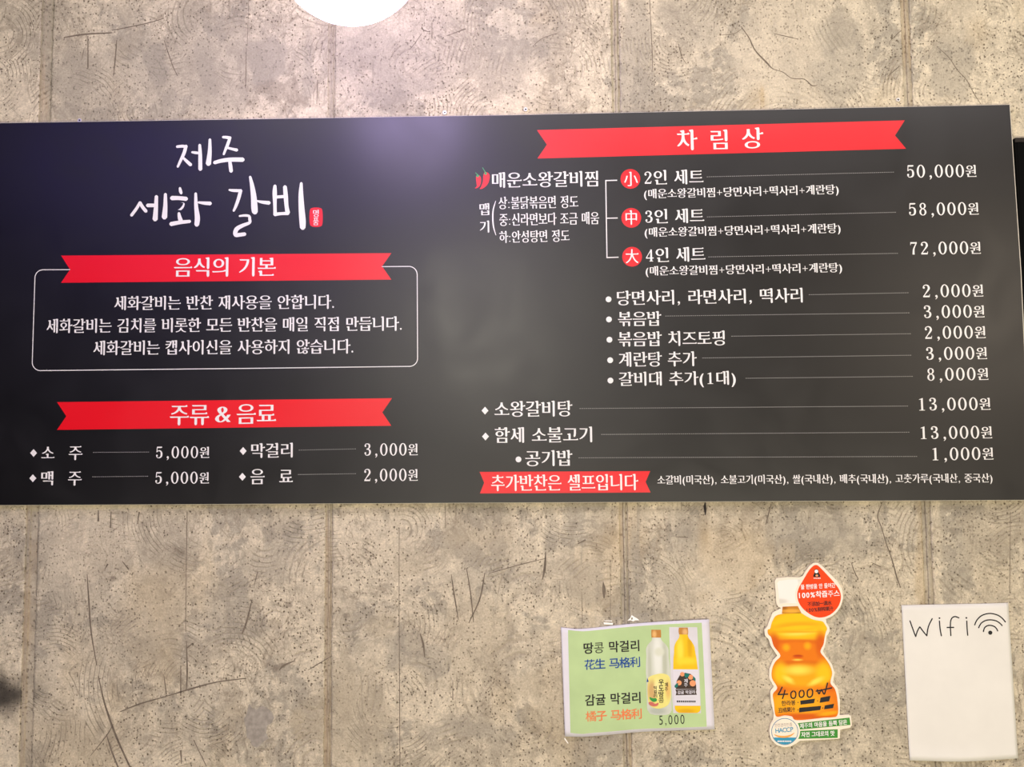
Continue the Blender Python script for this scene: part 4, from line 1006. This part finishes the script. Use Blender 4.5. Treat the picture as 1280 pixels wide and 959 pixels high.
# drop tag
M_tag = plain('orange_red_print', (0.83, 0.062, 0.006), 0.62, 0.2)
drop = cdl('drop_tag', [(1020.6, 706.4), (1025, 709.4), (1033, 717.6), (1043.6, 729.4), (1049.6, 738.4), (1051.3, 747.4), (1048.6, 757), (1042.4, 765), (1035, 770), (1026, 772.2), (1017, 770.4), (1006.4, 763.6), (999.4, 755), (996.6, 745), (998.2, 736), (1003.4, 726.4), (1010.6, 714.4), (1016, 708.2)], 3, M_tag)
rim = decal('drop_rim', [[px(smooth_closed([(1020.4, 703.6), (1026.6, 706.6), (1036, 716.2), (1046.6, 727.6), (1052.2, 737.4), (1053.9, 747.6), (1050.6, 758.8), (1044, 767.4), (1036, 772.6), (1026, 774.8), (1015.6, 772.8), (1004.4, 765.6), (996.8, 756), (993.8, 745), (995.8, 735), (1001.2, 724.6), (1008.4, 712.6), (1014, 706)], 4))]], CD+0.0004, M_card, cut)
M_wh = plain('white_print', (0.88, 0.87, 0.83), 0.62)
def ct(s, xl, yl, xr, yr, h, mat, k, parent, style='bold'):
    return decal('lettering', fit(typeset(s, style), xl, yl, xr, yr, h), CD+0.0002*k, mat, parent)
ct('물 한방울 안 들어간', 1001, 734.1, 1044.2, 731.6, 6.2, M_wh, 5, drop); ct('100%착즙주스', 998.6, 744.4, 1049.4, 741.6, 8.4, M_wh, 5, drop)
ct('不添加一滴水', 1009.4, 755.6, 1039.8, 753.6, 6, M_ink, 5, drop, 'sans'); ct('100%鲜榨果汁', 1008.4, 762.8, 1041.8, 760.6, 5.8, M_ink, 5, drop, 'sans')
cdl('emblem_body', [(1020.4, 711.4), (1023, 713), (1023.4, 716), (1025.2, 719), (1024.8, 721.2), (1020.8, 721.6), (1017, 721.2), (1016.8, 719), (1018, 716), (1017.8, 713)], 5, M_ink, drop)
decal('emblem_face', [[circle(1020.4, 714.4, 2.3, 16)]], CD+0.0013, M_wh, drop); decal('emblem_belly', [[circle(1021, 719.6, 1.7, 14, 1.3)]], CD+0.0013, M_peach, drop)
decal('emblem_lettering', [[px([(1017.2+i*1.5, 722.4), (1018.2+i*1.5, 722.3), (1018.2+i*1.5, 723.5), (1017.2+i*1.5, 723.6)])] for i in range(6)], CD+0.001, M_wh, drop)
# handwritten price and struck-out lines
def cw_(list_, w_): return [stroke([(930+p[0]/6.39, 800+p[1]/6.39, w_) for p in s]) for s in list_]
hand = [[(305, 378), (290, 410), (272, 437)], [(272, 437), (310, 436), (350, 434)], [(328, 402), (318, 440), (308, 470)],
        [(395, 408), (376, 425), (378, 458), (395, 468), (412, 455), (413, 422), (398, 408)], [(462, 402), (443, 418), (444, 450), (460, 460), (478, 445), (478, 415), (464, 402)], [(530, 392), (508, 410), (508, 448), (524, 459), (545, 444), (548, 406), (532, 392)],
        [(586, 398), (600, 432), (618, 398), (640, 434), (655, 395), (668, 345)], [(576, 410), (640, 398), (702, 384)]]
stroke_decal('handwritten_price', cw_(hand, 1.7), CD+0.0006, M_ink, cut)
ct('한라봉', 976.9, 879.6, 994.4, 878.4, 6.4, M_ink, 3, cut, 'sans'); ct('丑橘果汁', 972.6, 888.2, 994.2, 886.8, 6.2, M_ink, 3, cut, 'sans')
for q in ([(450, 487), (568, 470), (560, 505), (452, 518)], [(612, 462), (692, 448), (680, 490), (605, 503)], [(442, 543), (616, 528), (610, 560), (440, 580)], [(645, 525), (720, 511), (712, 545), (640, 555)]):
    cdl('marker_bar', [(930+a/6.39, 800+b/6.39) for a, b in q], 4, M_ink, cut, False)
for (x, y) in ((432, 500), (588, 488), (432, 560), (628, 545)):
    decal('round_bullet', [[circle(930+x/6.39, 800+y/6.39, 0.7, 8)]], CD+0.0008, M_ink, cut)
# green slogan strips and round certificate
M_grn = plain('green_strip_print', s2l((58, 142, 48)), 0.62)
M_ring = plain('steel_blue_print', s2l((70, 130, 165)), 0.62); M_tq = plain('turquoise_print', s2l((40, 150, 185)), 0.62); M_smile = plain('amber_print', s2l((235, 170, 80)), 0.62); M_gtxt = plain('grey_print', (0.25, 0.25, 0.25), 0.4)
s1 = cdl('slogan_strip', [(994, 904.6), (1062.0, 897.2), (1063.2, 906.4), (996, 912.6)], 4, M_grn, cut, False)
s2 = cdl('slogan_strip', [(996, 914.0), (1047.2, 911.8), (1047.2, 922.6), (994, 924.0)], 4, M_grn, cut, False)
cdl('strip_margin', [(990, 902.0), (1063.6, 894.6), (1065.0, 907.4), (1049.8, 909.8), (1049.8, 923.4), (990, 925.8)], 3, M_card, cut, False)
ct('제주의 마음을 듬뿍 담은', 999.8, 907.8, 1058.8, 902.6, 6.4, M_wh, 6, s1); ct('자연 그대로의 맛', 1001.6, 918.6, 1043.2, 916.6, 6.6, M_wh, 6, s2)
badge = decal('certificate_badge', [[circle(980.9, 914.6, 19.2, 48)]], CD+0.0012, M_card, cut)
decal('badge_ring', [[circle(980.9, 914.6, 16.8, 48), circle(980.9, 914.6, 16.0, 48)]], CD+0.0014, M_ring, badge)
seg = [(980.9+15.9*math.cos(t), 914.6+15.9*math.sin(t)) for t in [math.radians(28+i*(124/16)) for i in range(17)]]
decal('badge_base', [[px(seg)]], CD+0.0014, M_tq, badge)
stroke_decal('badge_smile', [stroke([(968, 918.4, .8), (973, 920.6, 2.0), (981, 921.2, 2.4), (988, 919.6, 2.0), (992.6, 916.4, .8)])], CD+0.0016, M_smile, badge)
decal('lettering', fit(typeset('HACCP', 'sans'), 969.2, 913.6, 991.4, 911.6, 5.8), CD+0.0016, M_tq, badge)
decal('lettering', fit(typeset('안전관리인증', 'light'), 968.2, 907.0, 990.2, 905.6, 4.6), CD+0.0016, M_gtxt, badge)
decal('lettering', [[px([(972+i*2.2, 925.8), (973.5+i*2.2, 925.7), (973.5+i*2.2, 927.6), (972+i*2.2, 927.7)])] for i in range(8)], CD+0.0018, M_wh, badge)

# ------------------------------------------------------------------ wifi notice
PLANE[0] = 0.003
wx0, wx1 = W(1127, 850)[0], W(1273, 850)[0]
zb, zt = W(1200, 950)[1], W(1200, 755)[1]
WD = lambda x, z: 0.0022+0.0012*math.sin((x-wx0)/(wx1-wx0)*math.pi)+0.0035*max(0, 1-(z-zb)/(0.12*(zt-zb)))**2*(0.6+0.4*math.sin((x-wx0)/(wx1-wx0)*5))
wup = lambda k: (lambda x, z: WD(x, z)+0.00025*k)
M_cream = plain('cream_paper', s2l((227, 226, 218)), 0.6, 0.3, 0.03, 12)
c0 = W(1200, 852)
note = empty('wifi_notice', (c0[0], 0, c0[1])); tag(note, 'cream paper notice with handwritten Wifi and signal arcs at the lower right', 'notice')
sheet('paper_sheet', [(1127.0, 756.8), (1150, 756.2), (1190, 755.4), (1230, 754.6), (1260.6, 753.8)],
      [(1137.0, 950.4), (1160, 950.8), (1200, 951.6), (1240, 950.2), (1272.8, 948.2)], 20, 30, WD, M_cream, note, 0.0005)
def wf(list_, w_=1.55): return [stroke([(1120+p[0]/8, 750+p[1]/8, w_) for p in s]) for s in list_]
wl = [[(140, 210), (168, 290), (197, 368)], [(197, 368), (215, 310), (238, 270)], [(238, 270), (275, 320), (308, 360)], [(308, 360), (316, 300), (330, 250), (362, 187)],
      [(433, 210), (440, 290), (453, 360)], [(628, 180), (590, 167), (560, 180), (545, 215), (543, 280), (547, 358)], [(508, 276), (577, 275)], [(706, 210), (710, 290), (716, 355)],
      [(785, 252), (810, 200), (860, 155), (935, 136), (1010, 150), (1060, 182), (1095, 222)], [(825, 280), (850, 235), (895, 207), (945, 200), (1000, 210), (1040, 235), (1062, 258)], [(873, 318), (885, 280), (915, 258), (950, 256), (985, 268), (1008, 292), (1017, 312)]]
for k, nm in ((range(0, 8), 'handwritten_word'), (range(8, 11), 'signal_arcs')):
    stroke_decal(nm, wf([wl[i] for i in k]), wup(1), M_ink, note)
for (x, y, r) in ((1120+433/8, 750+182/8, 1.1), (1120+702/8, 750+180/8, 1.1), (1120+942/8, 750+328/8, 2.6)):
    decal('ink_dot', [[circle(x, y, r, 16)]], wup(2), M_ink, note)
